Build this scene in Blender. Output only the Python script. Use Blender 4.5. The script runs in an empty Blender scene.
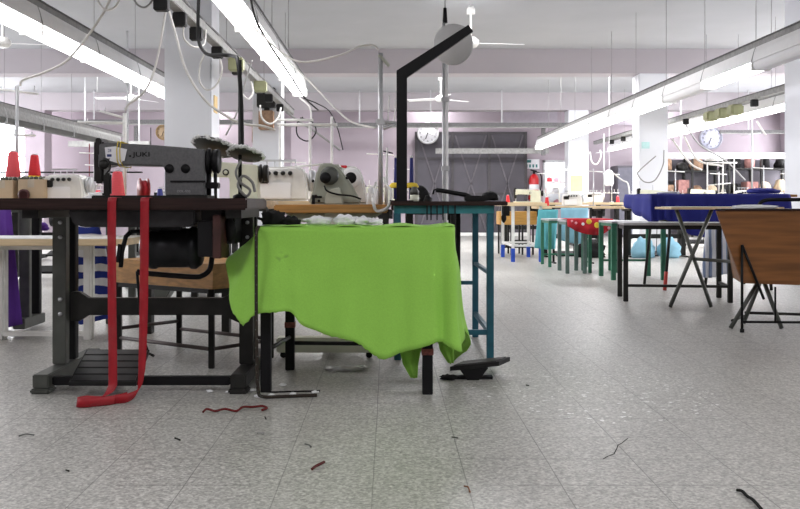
import bpy, bmesh, math, random
from mathutils import Vector, Matrix, noise
random.seed(7)
SC = bpy.context.scene
COL = SC.collection
PI = math.pi
F = 920.0; VX = 388.0; VY = 203.0; H = 0.74

def at(px, py, d):
    """point at distance d from the camera plane, read off the photograph"""
    return Vector(((px-VX)*d/F, d, H-(py-VY)*d/F))

# ------------------------------------------------------------------ materials
MATS = {}
def mat(name, col, rough=.6, metal=0., var=.12, scale=12., bump=0., emis=None, estr=0., alpha=1., trans=0., streak=None):
    if name in MATS: return MATS[name]
    m = bpy.data.materials.new(name); m.use_nodes = True
    nt = m.node_tree; N = nt.nodes; L = nt.links
    b = N['Principled BSDF']
    b.inputs['Roughness'].default_value = rough
    b.inputs['Metallic'].default_value = metal
    if max(col) < .06: b.inputs['Specular IOR Level'].default_value = .22
    c = (col[0], col[1], col[2], 1)
    tc = N.new('ShaderNodeTexCoord')
    nz = N.new('ShaderNodeTexNoise'); nz.inputs['Scale'].default_value = scale; nz.inputs['Detail'].default_value = 5
    if streak:
        mp = N.new('ShaderNodeMapping'); mp.inputs['Scale'].default_value = streak
        L.new(tc.outputs['Object'], mp.inputs['Vector']); L.new(mp.outputs['Vector'], nz.inputs['Vector'])
    else:
        L.new(tc.outputs['Object'], nz.inputs['Vector'])
    rp = N.new('ShaderNodeValToRGB')
    rp.color_ramp.elements[0].position = .3; rp.color_ramp.elements[1].position = .7
    rp.color_ramp.elements[0].color = (c[0]*(1-var), c[1]*(1-var), c[2]*(1-var), 1)
    rp.color_ramp.elements[1].color = (min(1, c[0]*(1+var)), min(1, c[1]*(1+var)), min(1, c[2]*(1+var)), 1)
    L.new(nz.outputs['Fac'], rp.inputs['Fac']); L.new(rp.outputs['Color'], b.inputs['Base Color'])
    if bump:
        bp = N.new('ShaderNodeBump'); bp.inputs['Strength'].default_value = bump; bp.inputs['Distance'].default_value = .004
        L.new(nz.outputs['Fac'], bp.inputs['Height']); L.new(bp.outputs['Normal'], b.inputs['Normal'])
    if emis:
        b.inputs['Emission Color'].default_value = (*emis, 1); b.inputs['Emission Strength'].default_value = estr
    if alpha < 1: b.inputs['Alpha'].default_value = alpha
    if trans: b.inputs['Transmission Weight'].default_value = trans
    MATS[name] = m
    return m

def stripes_mat(name, c1, c2, period, axis=2, wob=.02, duty=.5):
    m = mat(name, c1, .85)
    nt = m.node_tree; N = nt.nodes; L = nt.links; b = N['Principled BSDF']
    tc = N.new('ShaderNodeTexCoord'); sp = N.new('ShaderNodeSeparateXYZ'); L.new(tc.outputs['Object'], sp.inputs[0])
    n = N.new('ShaderNodeTexNoise'); n.inputs['Scale'].default_value = 6; L.new(tc.outputs['Object'], n.inputs['Vector'])
    a = N.new('ShaderNodeMath'); a.operation = 'MULTIPLY_ADD'; a.inputs[1].default_value = wob
    L.new(n.outputs['Fac'], a.inputs[0]); L.new(sp.outputs[axis], a.inputs[2])
    d = N.new('ShaderNodeMath'); d.operation = 'DIVIDE'; d.inputs[1].default_value = period; L.new(a.outputs[0], d.inputs[0])
    f = N.new('ShaderNodeMath'); f.operation = 'FRACT'; L.new(d.outputs[0], f.inputs[0])
    g = N.new('ShaderNodeMath'); g.operation = 'GREATER_THAN'; g.inputs[1].default_value = duty; L.new(f.outputs[0], g.inputs[0])
    mx = N.new('ShaderNodeMix'); mx.data_type = 'RGBA'
    mx.inputs[6].default_value = (*c1, 1); mx.inputs[7].default_value = (*c2, 1)
    L.new(g.outputs[0], mx.inputs[0]); L.new(mx.outputs[2], b.inputs['Base Color'])
    return m

XL, XR, YN, YF, ZC = -10.2, 8.95, -3.0, 21.0, 3.12
FO = ((XL+XR)/2, (YN-.2+YF+1.6)/2)   # the floor's own origin
def floor_mat():
    m = bpy.data.materials.new('terrazzo_floor'); m.use_nodes = True
    nt = m.node_tree; N = nt.nodes; L = nt.links; b = N['Principled BSDF']
    b.inputs['Roughness'].default_value = .33
    tc = N.new('ShaderNodeTexCoord'); sp = N.new('ShaderNodeSeparateXYZ'); L.new(tc.outputs['Object'], sp.inputs[0])
    def M(op, a, bb=None, c=None):
        n = N.new('ShaderNodeMath'); n.operation = op
        for i, v in enumerate((a, bb, c)):
            if v is None: continue
            if isinstance(v, (int, float)): n.inputs[i].default_value = v
            else: L.new(v, n.inputs[i])
        return n.outputs[0]
    wob = N.new('ShaderNodeTexNoise'); wob.inputs['Scale'].default_value = 3.; wob.inputs['Detail'].default_value = 4
    L.new(tc.outputs['Object'], wob.inputs['Vector'])
    w = M('MULTIPLY', M('SUBTRACT', wob.outputs['Fac'], .5), .006)
    T = .2475
    def joint(coord, off, width):
        v = M('FRACT', M('DIVIDE', M('ADD', M('SUBTRACT', coord, off), w), T))
        dd = M('MINIMUM', v, M('SUBTRACT', 1., v))
        return M('LESS_THAN', dd, width/T)
    # every second course of tiles is shifted in strips (running joints along the room, broken across it)
    strip = M('FLOOR', M('DIVIDE', M('ADD', sp.outputs[0], .039+8*T), 4*T))
    sh = M('MULTIPLY', M('MODULO', strip, 2.), .0)
    jx = joint(M('ADD', sp.outputs[0], FO[0]), -.039, .0016)
    jy = joint(M('ADD', sp.outputs[1], FO[1]), 2.66, .0036)
    vis = N.new('ShaderNodeTexNoise'); vis.inputs['Scale'].default_value = 1.3; vis.inputs['Detail'].default_value = 3
    L.new(tc.outputs['Object'], vis.inputs['Vector'])
    vy = M('MULTIPLY', jy, M('MULTIPLY', M('GREATER_THAN', vis.outputs['Fac'], .48), .42))
    vx = M('MULTIPLY', jx, M('MULTIPLY_ADD', vis.outputs['Fac'], 1.3, 0.0))
    jt = M('MINIMUM', M('MAXIMUM', vx, vy), 1.)
    # chips
    n1 = N.new('ShaderNodeTexNoise'); n1.inputs['Scale'].default_value = 95; n1.inputs['Detail'].default_value = 3
    n2 = N.new('ShaderNodeTexVoronoi'); n2.inputs['Scale'].default_value = 150
    n3 = N.new('ShaderNodeTexNoise'); n3.inputs['Scale'].default_value = .9; n3.inputs['Detail'].default_value = 6
    for n in (n1, n2, n3): L.new(tc.outputs['Object'], n.inputs['Vector'])
    r1 = N.new('ShaderNodeValToRGB'); r1.color_ramp.elements[0].position = .38; r1.color_ramp.elements[1].position = .62
    r1.color_ramp.elements[0].color = (.325, .32, .30, 1); r1.color_ramp.elements[1].color = (.52, .515, .485, 1)
    L.new(n1.outputs['Fac'], r1.inputs['Fac'])
    r2 = N.new('ShaderNodeValToRGB'); r2.color_ramp.elements[0].position = .0; r2.color_ramp.elements[1].position = 1.
    r2.color_ramp.elements[0].color = (.62, .62, .62, 1); r2.color_ramp.elements[1].color = (1.3, 1.3, 1.3, 1)
    bw = N.new('ShaderNodeRGBToBW'); L.new(n2.outputs['Color'], bw.inputs[0]); L.new(bw.outputs[0], r2.inputs['Fac'])
    r3 = N.new('ShaderNodeValToRGB'); r3.color_ramp.elements[0].position = .3; r3.color_ramp.elements[1].position = .65
    r3.color_ramp.elements[0].color = (.86, .855, .845, 1); r3.color_ramp.elements[1].color = (1.05, 1.05, 1.05, 1)
    L.new(n3.outputs['Fac'], r3.inputs['Fac'])
    def mul(a, c):
        x = N.new('ShaderNodeMix'); x.data_type = 'RGBA'; x.blend_type = 'MULTIPLY'; x.inputs[0].default_value = 1
        L.new(a, x.inputs[6]); L.new(c, x.inputs[7]); return x.outputs[2]
    c = mul(mul(r1.outputs[0], r2.outputs[0]), r3.outputs[0])
    x = N.new('ShaderNodeMix'); x.data_type = 'RGBA'; L.new(jt, x.inputs[0]); L.new(c, x.inputs[6]); x.inputs[7].default_value = (.10, .095, .09, 1)
    n4 = N.new('ShaderNodeTexNoise'); n4.inputs['Scale'].default_value = 38; n4.inputs['Detail'].default_value = 2; L.new(tc.outputs['Object'], n4.inputs['Vector'])
    dst = N.new('ShaderNodeVectorMath'); dst.operation = 'DISTANCE'; L.new(tc.outputs['Object'], dst.inputs[0])
    fo = Vector((0, 0, 0)); dst.inputs[1].default_value = (.78-FO[0], 3.62-FO[1], .1)
    near = M('LESS_THAN', M('ADD', dst.outputs['Value'], M('MULTIPLY', n3.outputs['Fac'], .5)), .72)
    spot = M('MULTIPLY', near, M('GREATER_THAN', n4.outputs['Fac'], .66))
    y_ = N.new('ShaderNodeMix'); y_.data_type = 'RGBA'; L.new(spot, y_.inputs[0]); L.new(x.outputs[2], y_.inputs[6]); y_.inputs[7].default_value = (.8, .8, .78, 1)
    L.new(y_.outputs[2], b.inputs['Base Color'])
    rr = M('MULTIPLY_ADD', n3.outputs['Fac'], .24, .27); L.new(rr, b.inputs['Roughness'])
    return m

M_floor = floor_mat()
M_wall = mat('pale_pink_wall_paint', (.40, .345, .385), .85, var=.03, scale=1.5)
M_ceil = mat('grey_white_ceiling_paint', (.42, .43, .445), .9, var=.04, scale=1.2)
M_beam = mat('pale_beam_paint', (.42, .39, .41), .9, var=.03, scale=1.)
M_col = mat('white_column_paint', (.70, .715, .745), .8, var=.03, scale=2)
M_black = mat('black_painted_steel', (.006, .006, .007), .5, .0)
M_dsteel = mat('dark_grey_steel', (.022, .022, .020), .42, .1, var=.35, scale=9, bump=.1)
M_gsteel = mat('worn_green_grey_steel', (.075, .08, .07), .45, .15, var=.3, scale=8)
M_grey = mat('grey_hammered_enamel', (.115, .118, .12), .36, .0, var=.15, scale=120, bump=.15)
M_lgrey = mat('light_grey_metal', (.5, .51, .52), .4, .5)
M_white = mat('white_enamel', (.8, .8, .77), .4)
M_cream = mat('cream_green_enamel', (.72, .74, .60), .35, var=.06)
M_sage = mat('grey_green_enamel', (.36, .38, .31), .4, var=.1)
M_tube = mat('fluorescent_tube_glow', (1, 1, 1), .4, emis=(1, .98, 1.0), estr=4.2)
M_refl = mat('white_reflector_enamel', (.92, .92, .92), .5, var=.02)
M_rail = mat('galvanised_trunking', (.30, .30, .29), .55, .2, var=.2, scale=20)
M_drail = mat('dark_perforated_tray', (.13, .13, .13), .6, .3, var=.5, scale=60)
M_wood = mat('warm_plywood', (.47, .235, .06), .5, var=.25, scale=5, streak=(1, 6, 14))
M_ply = mat('brown_varnished_plywood', (.20, .078, .020), .38, var=.3, scale=4, streak=(.7, 3, 9))
M_lwood = mat('pale_beech_top', (.70, .55, .34), .5, var=.15, scale=5, streak=(1, 6, 10))
M_ywood = mat('yellow_varnished_wood', (.62, .34, .08), .5, var=.15, scale=6, streak=(1, 5, 9))
M_edge = mat('dark_brown_table_edge', (.026, .013, .011), .42, var=.4, scale=7, streak=(1, 5, 20))
M_green = mat('lime_green_cloth', (.29, .60, .085), .9, var=.05, scale=200, bump=.15)
M_teal = mat('teal_painted_steel', (.02, .20, .23), .45, .1, var=.2)
M_teal2 = mat('deep_teal_painted_steel', (.012, .10, .15), .45, .1, var=.2)
M_gleg = mat('green_painted_steel', (.035, .17, .10), .5, .1, var=.25)
M_ggleg = mat('grey_green_painted_steel', (.11, .17, .15), .5, .1, var=.25)
M_red = mat('red_thread', (.68, .03, .04), .8, var=.15, scale=60, streak=(1, 1, 25))
M_redp = mat('pink_red_thread', (.80, .10, .12), .8, var=.12, scale=60, streak=(1, 1, 25))
M_redd = mat('dark_red_plastic', (.22, .008, .012), .35)
M_ribbon = mat('sheer_red_ribbon', (.40, .006, .016), .5, alpha=.78, var=.1, scale=40)
M_blue = mat('royal_blue_cloth', (.012, .017, .20), .85, var=.08, scale=8)
M_lblue = mat('light_blue_cloth', (.26, .50, .62), .9, var=.08, scale=8)
M_tcloth = mat('turquoise_cloth', (.10, .38, .42), .9, var=.08, scale=8)
M_purple = mat('purple_cloth', (.10, .028, .26), .9, var=.1)
M_card = mat('cardboard', (.60, .47, .32), .85, var=.06)
M_yellow = mat('yellow_thread', (.85, .62, .05), .8)
M_navy = mat('navy_thread', (.02, .025, .16), .7, streak=(1, 1, 20))
M_wclo = mat('white_cloth', (.82, .83, .84), .9, var=.05)
M_bclo = mat('black_cloth', (.012, .012, .012), .95)
M_rubber = mat('black_rubber', (.012, .012, .012), .6, var=.2)
M_paper = mat('white_paper', (.82, .82, .85), .85, var=.04)
M_ypaper = mat('yellow_card', (.88, .66, .33), .85, var=.05)
M_gate = mat('dark_slate_metal_door', (.080, .074, .088), .6, .1, var=.1, scale=3)
M_wcable = mat('white_cable_sheath', (.62, .61, .58), .5)
M_gcable = mat('grey_cable_sheath', (.25, .25, .24), .5)
M_plate = mat('grey_disc_enamel', (.50, .50, .50), .55, var=.05)
M_extg = mat('red_extinguisher_paint', (.55, .01, .015), .3)
M_trans = mat('window_glass', (1, 1, 1), .02, trans=1., var=0)
M_stripe = stripes_mat('blue_white_striped_cloth', (.85, .86, .9), (.015, .035, .26), .088, 2, .06)
M_stripev = stripes_mat('pale_striped_cloth', (.80, .82, .88), (.25, .32, .5), .05, 0, .01, .6)
M_brick = mat('brown_paper_rolls', (.30, .19, .12), .9, var=.4)
M_pink = mat('pink_cloth', (.80, .35, .42), .9, var=.2)
M_bin = mat('grey_green_belly_pan', (.05, .05, .052), .5, .4, var=.3)

def stain(m, thr=.70, col=(.10, .20, .05), sc=7.):
    nt = m.node_tree; N = nt.nodes; L = nt.links; b = N['Principled BSDF']
    src = b.inputs['Base Color'].links[0].from_socket
    tc = N.new('ShaderNodeTexCoord'); n = N.new('ShaderNodeTexNoise'); n.inputs['Scale'].default_value = sc; n.inputs['Detail'].default_value = 3
    L.new(tc.outputs['Object'], n.inputs['Vector'])
    r = N.new('ShaderNodeValToRGB'); r.color_ramp.elements[0].position = thr; r.color_ramp.elements[1].position = thr+.05
    L.new(n.outputs['Fac'], r.inputs['Fac'])
    x = N.new('ShaderNodeMix'); x.data_type = 'RGBA'; x.inputs[7].default_value = (*col, 1)
    L.new(r.outputs['Color'], x.inputs[0]); L.new(src, x.inputs[6]); L.new(x.outputs[2], b.inputs['Base Color'])
stain(M_green)

# ------------------------------------------------------------------ mesh builder
ORG = {}
class MB:
    def __init__(s): s.bm = bmesh.new()
    def _add(s, verts, faces, smooth=False):
        vs = [s.bm.verts.new(v) for v in verts]
        for f in faces:
            try:
                fc = s.bm.faces.new([vs[i] for i in f]); fc.smooth = smooth
            except ValueError: pass
        return vs
    def box(s, c, size, rot=None, bev=0.):
        hx, hy, hz = size[0]/2, size[1]/2, size[2]/2
        P = [Vector((x, y, z)) for x in (-hx, hx) for y in (-hy, hy) for z in (-hz, hz)]
        t = bmesh.new(); vs = [t.verts.new(p) for p in P]
        for f in ((0,1,3,2),(4,6,7,5),(0,4,5,1),(2,3,7,6),(0,2,6,4),(1,5,7,3)): t.faces.new([vs[i] for i in f])
        if bev: bmesh.ops.bevel(t, geom=t.edges[:], offset=min(bev, min(size)*.45), segments=2, affect='EDGES')
        R = rot if rot is not None else Matrix.Identity(3)
        c = Vector(c); s._merge(t, lambda v: R @ v + c); return s
    def b2(s, a, b, bev=0.):
        return s.box([(a[i]+b[i])/2 for i in range(3)], [abs(b[i]-a[i]) for i in range(3)], None, bev)
    def _merge(s, t, fn):
        t.verts.index_update()
        m = [s.bm.verts.new(fn(v.co)) for v in t.verts]
        for f in t.faces:
            nf = s.bm.faces.new([m[v.index] for v in f.verts]); nf.smooth = f.smooth
        t.free()
    def bar(s, p0, p1, w, h=None, bev=0.):
        h = h or w; p0 = Vector(p0); p1 = Vector(p1); d = p1-p0; L = d.length
        if L < 1e-6: return s
        z = d.normalized(); up = Vector((0, 0, 1)) if abs(z.z) < .9 else Vector((0, 1, 0))
        x = up.cross(z).normalized(); y = z.cross(x)
        R = Matrix((x, y, z)).transposed()
        return s.box((p0+p1)/2, (w, h, L), R, bev)
    def cyl(s, p0, p1, r, r1=None, n=14, caps=True):
        return s.tube([p0, p1], r, n, r1, caps)
    def tube(s, pts, r, n=8, r1=None, caps=True):
        pts = [Vector(p) for p in pts]; k = len(pts)
        d = (pts[1]-pts[0]).normalized()
        u = d.orthogonal().normalized(); rings = []
        for i, p in enumerate(pts):
            if i == 0: t = pts[1]-pts[0]
            elif i == k-1: t = pts[-1]-pts[-2]
            else: t = pts[i+1]-pts[i-1]
            t.normalize(); u = (u - t*u.dot(t)).normalized(); v = t.cross(u)
            rr = r if r1 is None else r+(r1-r)*i/(k-1)
            rings.append([s.bm.verts.new(p+(u*math.cos(2*PI*j/n)+v*math.sin(2*PI*j/n))*rr) for j in range(n)])
        for a, b in zip(rings, rings[1:]):
            for j in range(n):
                f = s.bm.faces.new((a[j], a[(j+1) % n], b[(j+1) % n], b[j])); f.smooth = True
        if caps:
            s.bm.faces.new(rings[0][::-1]); s.bm.faces.new(rings[-1])
        return s
    def lathe(s, prof, c, axis=(0, 0, 1), n=20):
        c = Vector(c); z = Vector(axis).normalized(); x = z.orthogonal().normalized(); y = z.cross(x)
        rings = []
        for r, h in prof:
            if r < 1e-5: rings.append([s.bm.verts.new(c+z*h)])
            else: rings.append([s.bm.verts.new(c+z*h+(x*math.cos(2*PI*j/n)+y*math.sin(2*PI*j/n))*r) for j in range(n)])
        for a, b in zip(rings, rings[1:]):
            for j in range(n):
                q = [a[j % len(a)], a[(j+1) % len(a)], b[(j+1) % len(b)], b[j % len(b)]]
                q = list(dict.fromkeys(q))
                if len(q) > 2:
                    try:
                        f = s.bm.faces.new(q); f.smooth = True
                    except ValueError: pass
        if len(rings[0]) > 1: s.bm.faces.new(rings[0][::-1])
        if len(rings[-1]) > 1: s.bm.faces.new(rings[-1])
        return s
    def prism(s, poly, y0, y1, bev=0., plane='xz'):
        t = bmesh.new()
        mk = {'xz': lambda a, b, h: (a, h, b), 'xy': lambda a, b, h: (a, b, h), 'yz': lambda a, b, h: (h, a, b)}[plane]
        A = [t.verts.new(mk(a, b, y0)) for a, b in poly]; B = [t.verts.new(mk(a, b, y1)) for a, b in poly]
        t.faces.new(A); t.faces.new(B[::-1]); n = len(poly)
        for i in range(n): t.faces.new((A[i], B[i], B[(i+1) % n], A[(i+1) % n]))
        bmesh.ops.recalc_face_normals(t, faces=t.faces[:])
        if bev: bmesh.ops.bevel(t, geom=t.edges[:], offset=bev, segments=3, affect='EDGES', clamp_overlap=True)
        s._merge(t, lambda v: v.copy()); return s
    def grid(s, rows, thick=0.):
        vs = [[s.bm.verts.new(p) for p in r] for r in rows]
        for a, b in zip(vs, vs[1:]):
            for j in range(len(a)-1):
                f = s.bm.faces.new((a[j], a[j+1], b[j+1], b[j])); f.smooth = True
        return s
    def blob(s, c, size, amp=.3, freq=3., sub=3, seed=0, flat=True):
        t = bmesh.new(); bmesh.ops.create_icosphere(t, subdivisions=sub, radius=1)
        for f in t.faces: f.smooth = True
        c = Vector(c); sd = Vector((seed*3.1, seed*1.7, seed*.9))
        def fn(v):
            k = 1+amp*noise.noise(v*freq+sd)+amp*.5*noise.noise(v*freq*2.3+sd)
            q = Vector((v.x*size[0]*k, v.y*size[1]*k, v.z*size[2]*k))
            if flat: q.z = max(q.z, -size[2]*.55)
            return c+q
        s._merge(t, fn); return s
    def build(s, name, m, parent=None, solid=0., mats=None):
        bm = s.bm
        bmesh.ops.recalc_face_normals(bm, faces=bm.faces[:]) if not solid else None
        if parent is not None: o0 = ORG[parent.name]
        else:
            xs = [v.co.x for v in bm.verts]; ys = [v.co.y for v in bm.verts]; zs = [v.co.z for v in bm.verts]
            o0 = Vector(((min(xs)+max(xs))/2, (min(ys)+max(ys))/2, min(zs)))
        for v in bm.verts: v.co = v.co-o0
        me = bpy.data.meshes.new(name); bm.to_mesh(me); bm.free()
        o = bpy.data.objects.new(name, me); COL.objects.link(o)
        me.materials.append(m)
        if parent is not None: o.parent = parent
        else: o.location = o0
        ORG[o.name] = o0
        if solid:
            md = o.modifiers.new('Solidify', 'SOLIDIFY'); md.thickness = solid; md.offset = 0
        return o

def tag(o, label=None, cat=None, group=None, kind=None):
    if label: o['label'] = label
    if cat: o['category'] = cat
    if group: o['group'] = group
    if kind: o['kind'] = kind
    return o
def thing(name, loc, label=None, cat=None, group=None):
    o = bpy.data.objects.new(name, None); o.empty_display_size = .05; COL.objects.link(o)
    o.location = loc; ORG[o.name] = Vector(loc)
    return tag(o, label, cat, group)
def struct(name, mb, m):
    return tag(mb.build(name, m), kind='structure')
def kids(o): return [c for c in bpy.data.objects if c.parent == o]
def copy_tree(o, parent=None):
    c = o.copy(); COL.objects.link(c); c.parent = parent
    for ch in kids(o): copy_tree(ch, c)
    return c
USED = set()
def place(proto, loc, rz=0., label=None, group=None, sc=1.):
    o = proto if proto.name not in USED else copy_tree(proto)
    USED.add(proto.name)
    o.location = loc; o.rotation_euler = (0, 0, rz)
    if sc != 1.: o.scale = (sc, sc, sc)
    else: o.scale = (1, 1, 1)
    if label: o['label'] = label
    if group: o['group'] = group
    elif 'group' in o and o is not proto: del o['group']
    return o
def cr(pts, k=8):
    """smooth path through points"""
    P = [Vector(p) for p in pts]; P = [P[0]*2-P[1]]+P+[P[-1]*2-P[-2]]; out = []
    for i in range(1, len(P)-2):
        a, b, c, d = P[i-1:i+3]
        for j in range(k):
            t = j/k
            out.append(.5*((2*b)+(c-a)*t+(2*a-5*b+4*c-d)*t*t+(3*b-a-3*c+d)*t**3))
    out.append(P[-2]); return out
def text_mb(mb, s, c, size, depth=.002, R=None, sx=1.):
    cu = bpy.data.curves.new('lettering', 'FONT'); cu.body = s; cu.size = size; cu.extrude = depth; cu.align_x = 'CENTER'; cu.align_y = 'CENTER'
    ob = bpy.data.objects.new('lettering', cu); COL.objects.link(ob)
    bpy.context.view_layer.update()
    me = bpy.data.meshes.new_from_object(ob)
    R = R or Matrix.Rotation(PI/2, 3, 'X'); c = Vector(c)
    t = bmesh.new(); t.from_mesh(me); mb._merge(t, lambda v: R @ Vector((v.x*sx, v.y, v.z)) + c)
    bpy.data.objects.remove(ob); bpy.data.meshes.remove(me); bpy.data.curves.remove(cu)
    return mb

# ------------------------------------------------------------------ the room
XL, XR, YN, YF, ZC = -10.2, 8.95, -3.0, 21.0, 3.12
struct('floor', MB().b2((XL-.2, YN-.2, -.1), (XR+.2, YF+1.6, 0)), M_floor)
struct('ceiling', MB().b2((XL-.2, YN-.2, ZC), (XR+.2, YF+1.6, ZC+.15)), M_ceil)
def wall_open(name, x0, x1, z0, z1, holes, yz=False, pos=0., th=.2):
    """wall slab with rectangular openings; holes = (a0,a1,z0,z1)"""
    mb = MB(); cuts = sorted(set([x0, x1]+[h[0] for h in holes]+[h[1] for h in holes]))
    for a, b in zip(cuts, cuts[1:]):
        mid = (a+b)/2; segs = [(z0, z1)]
        for h in holes:
            if h[0] < mid < h[1]:
                segs = [t for s0, s1 in segs for t in ((s0, min(s1, h[2])), (max(s0, h[3]), s1)) if t[1]-t[0] > 1e-4]
        for s0, s1 in segs:
            if yz: mb.b2((pos, a, s0), (pos+th, b, s1))
            else: mb.b2((a, pos, s0), (b, pos+th, s1))
    bmesh.ops.remove_doubles(mb.bm, verts=mb.bm.verts[:], dist=1e-5)
    return struct(name, mb, M_wall)
WB = (-9.7, -7.92, 1.2, 3.0)                       # window in the back wall
HT = (3.59, 4.07, .62, 1.67)                       # lit hatch in the back wall
wall_open('wall_back', XL-.2, XR+.2, 0, ZC, [WB, HT], False, YF)
WR = [(18.9, 20.55, 1.05, 2.35)] + [(y, y+2.2, 1.05, 2.35) for y in (15.4, 11.4, 7.4)]
WL = [(y, y+2.2, 1.05, 2.5) for y in (4.6, 8.6, 12.0, 16.4)]
wall_open('wall_right', YN-.2, YF, 0, ZC, WR, True, XR)
wall_open('wall_left', YN-.2, YF, 0, ZC, WL, True, XL-.2)
struct('wall_front', MB().b2((XL-.2, YN-.2, 0), (XR+.2, YN, ZC)), M_wall)
# windows
M_sky = mat('overcast_daylight', (1, 1, 1), 1, emis=(1, .97, 1), estr=3.0)
wn = 0
def window(a0, a1, z0, z1, yz, pos):
    global wn; wn += 1
    mb = MB(); t = .05; nv = max(2, round((a1-a0)/.6)); nh = 3
    def bx(u0, u1, w0, w1):
        if yz: mb.b2((pos-.03, u0, w0), (pos+.03, u1, w1))
        else: mb.b2((u0, pos-.03, w0), (u1, pos+.03, w1))
    for i in range(nv+1):
        u = a0+(a1-a0-t)*i/nv; bx(u, u+t, z0, z1)
    for i in range(nh+1):
        w = z0+(z1-z0-t)*i/nh; bx(a0, a1, w, w+t)
    o = struct('window_%d' % wn, mb, M_white)
    g = MB()
    if yz: g.b2((pos-.004, a0+.01, z0+.01), (pos+.004, a1-.01, z1-.01))
    else: g.b2((a0+.01, pos-.004, z0+.01), (a1-.01, pos+.004, z1-.01))
    # thin clear pane
    gm = MATS.get('clear_pane')
    if not gm:
        gm = bpy.data.materials.new('clear_pane'); gm.use_nodes = True; MATS['clear_pane'] = gm
        N = gm.node_tree.nodes; L = gm.node_tree.links; N.remove(N['Principled BSDF'])
        tr = N.new('ShaderNodeBsdfTransparent'); gl = N.new('ShaderNodeBsdfGlossy'); gl.inputs['Roughness'].default_value = .05
        mx = N.new('ShaderNodeMixShader'); mx.inputs[0].default_value = .06
        L.new(tr.outputs[0], mx.inputs[1]); L.new(gl.outputs[0], mx.inputs[2]); L.new(mx.outputs[0], N['Material Output'].inputs['Surface'])
    pane = g.build('window_pane', gm, o)
window(*WB, False, YF+.1)
for h in WR: window(*h, True, XR+.1)
for h in WL: window(*h, True, XL-.1)
# beams and columns
for i, y in enumerate((3.0, 8.6, 14.2, 19.8)):
    struct('trim_%d' % (i+1), MB().b2((XL, y, 2.74), (XR, y+.42, ZC)), M_beam)
tn = 5
cols = [(-1.87, 8.8), (-1.87, 14.4), (-1.87, 20.), (4.1, 8.8), (4.1, 14.4), (4.1, 20.), (-7.6, 20.), (-7.6, 14.4), (-7.6, 8.8)]
for x, y in cols:
    struct('trim_%d' % tn, MB().b2((x-.22, y-.21, 0), (x+.22, y+.21, 2.74), .012), M_col if y < 20 or x > 0 else M_wall); tn += 1
# grey transom panels above the doorways, white door threshold
M_tpan = mat('grey_transom_panel', (.42, .38, .43), .8, var=.05)
for x0, x1 in ((2.62, 3.86), (4.4, 5.7)):
    struct('trim_%d' % tn, MB().b2((x0, YF-.03, 2.52), (x1, YF+.0, 2.85)), M_tpan); tn += 1
struct('trim_%d' % tn, MB().b2((.62, YF-.32, 0), (3.15, YF-.11, .07), .006), M_white); tn += 1
# slate metal folding door with cross braces
door = tag(MB().b2((.64, YF-.09, .0), (3.13, YF-.001, 2.36)).build('door_1', M_gate), kind='structure')
mb = MB()
for i in range(4):
    x = .64+i*.83
    mb.b2((x-.03, YF-.115, .0), (x+.03, YF-.09, 2.36))
for z in (.03, .95, 1.75, 2.33): mb.b2((.64, YF-.108, z-.025), (3.13, YF-.092, z+.025))
mb.build('door_frame', mat('dark_door_frame', (.07, .065, .07), .5, .4), door)
mb = MB()
for i in range(3):
    x = .64+i*.83
    mb.bar((x+.06, YF-.10, .08), (x+.77, YF-.10, 2.28), .03, .02); mb.bar((x+.77, YF-.10, .08), (x+.06, YF-.10, 2.28), .03, .02)
mb.build('cross_brace', mat('door_brace_steel', (.14, .13, .145), .5, .4), door)
# lit hatch: a store room shelf behind the back wall
struct('trim_%d' % tn, MB().b2((3.3, YF+1.15, 0), (4.5, YF+1.2, 2.4)).b2((3.3, YF+.2, 0), (3.35, YF+1.15, 2.4)).b2((4.45, YF+.2, 0), (4.5, YF+1.15, 2.4)).b2((3.3, YF+.2, 2.4), (4.5, YF+1.2, 2.45)), M_col); tn += 1
struct('trim_%d' % tn, MB().b2((3.54, YF-.03, .6), (3.59, YF+.2, 1.72)).b2((3.54, YF-.03, 1.67), (4.1, YF+.2, 1.72)), M_lgrey); tn += 1
t = thing('storage_shelf', (3.85, YF+.7, 0), 'white storage shelf seen through the bright hatch in the back wall', 'shelf')
mb = MB()
for z in (.7, .98, 1.24): mb.b2((3.42, YF+.5, z-.02), (4.4, YF+.95, z))
mb.build('shelf_board', M_white, t)
mb = MB()
for x in (3.42, 4.38):
    for y in (YF+.5, YF+.93): mb.b2((x-.012, y-.012, 0), (x+.012, y+.012, 1.5))
mb.build('post', M_lgrey, t)
hs = [('pink', M_pink, 3.66, .985, .085), ('red', M_red, 3.80, 1.245, .07), ('pale pink', M_pink, 4.0, 1.245, .09), ('white', M_wclo, 3.95, .985, .08), ('dark', M_bclo, 3.74, .705, .07), ('pink', M_pink, 3.98, .705, .08)]
for i, (cn, m, x, z, s) in enumerate(hs):
    sh = ['bottom', 'middle', 'top'][0 if z < .9 else (1 if z < 1.2 else 2)]
    side = 'left' if x < 3.85 else 'right'
    o = MB().blob((x, YF+.68, z+s*.55), (s, s, s), .35, 2.5, 2, i).build('folded_cloth', m)
    tag(o, '%s crumpled cloth on the %s board of the hatch shelf, %s side' % (cn, sh, side), 'cloth')
li = bpy.data.lights.new('store_room_lamp', 'AREA'); li.energy = 22; li.size = .5
lo = bpy.data.objects.new('store_room_lamp', li); COL.objects.link(lo); lo.location = (3.9, YF+.62, 2.34)

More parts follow.
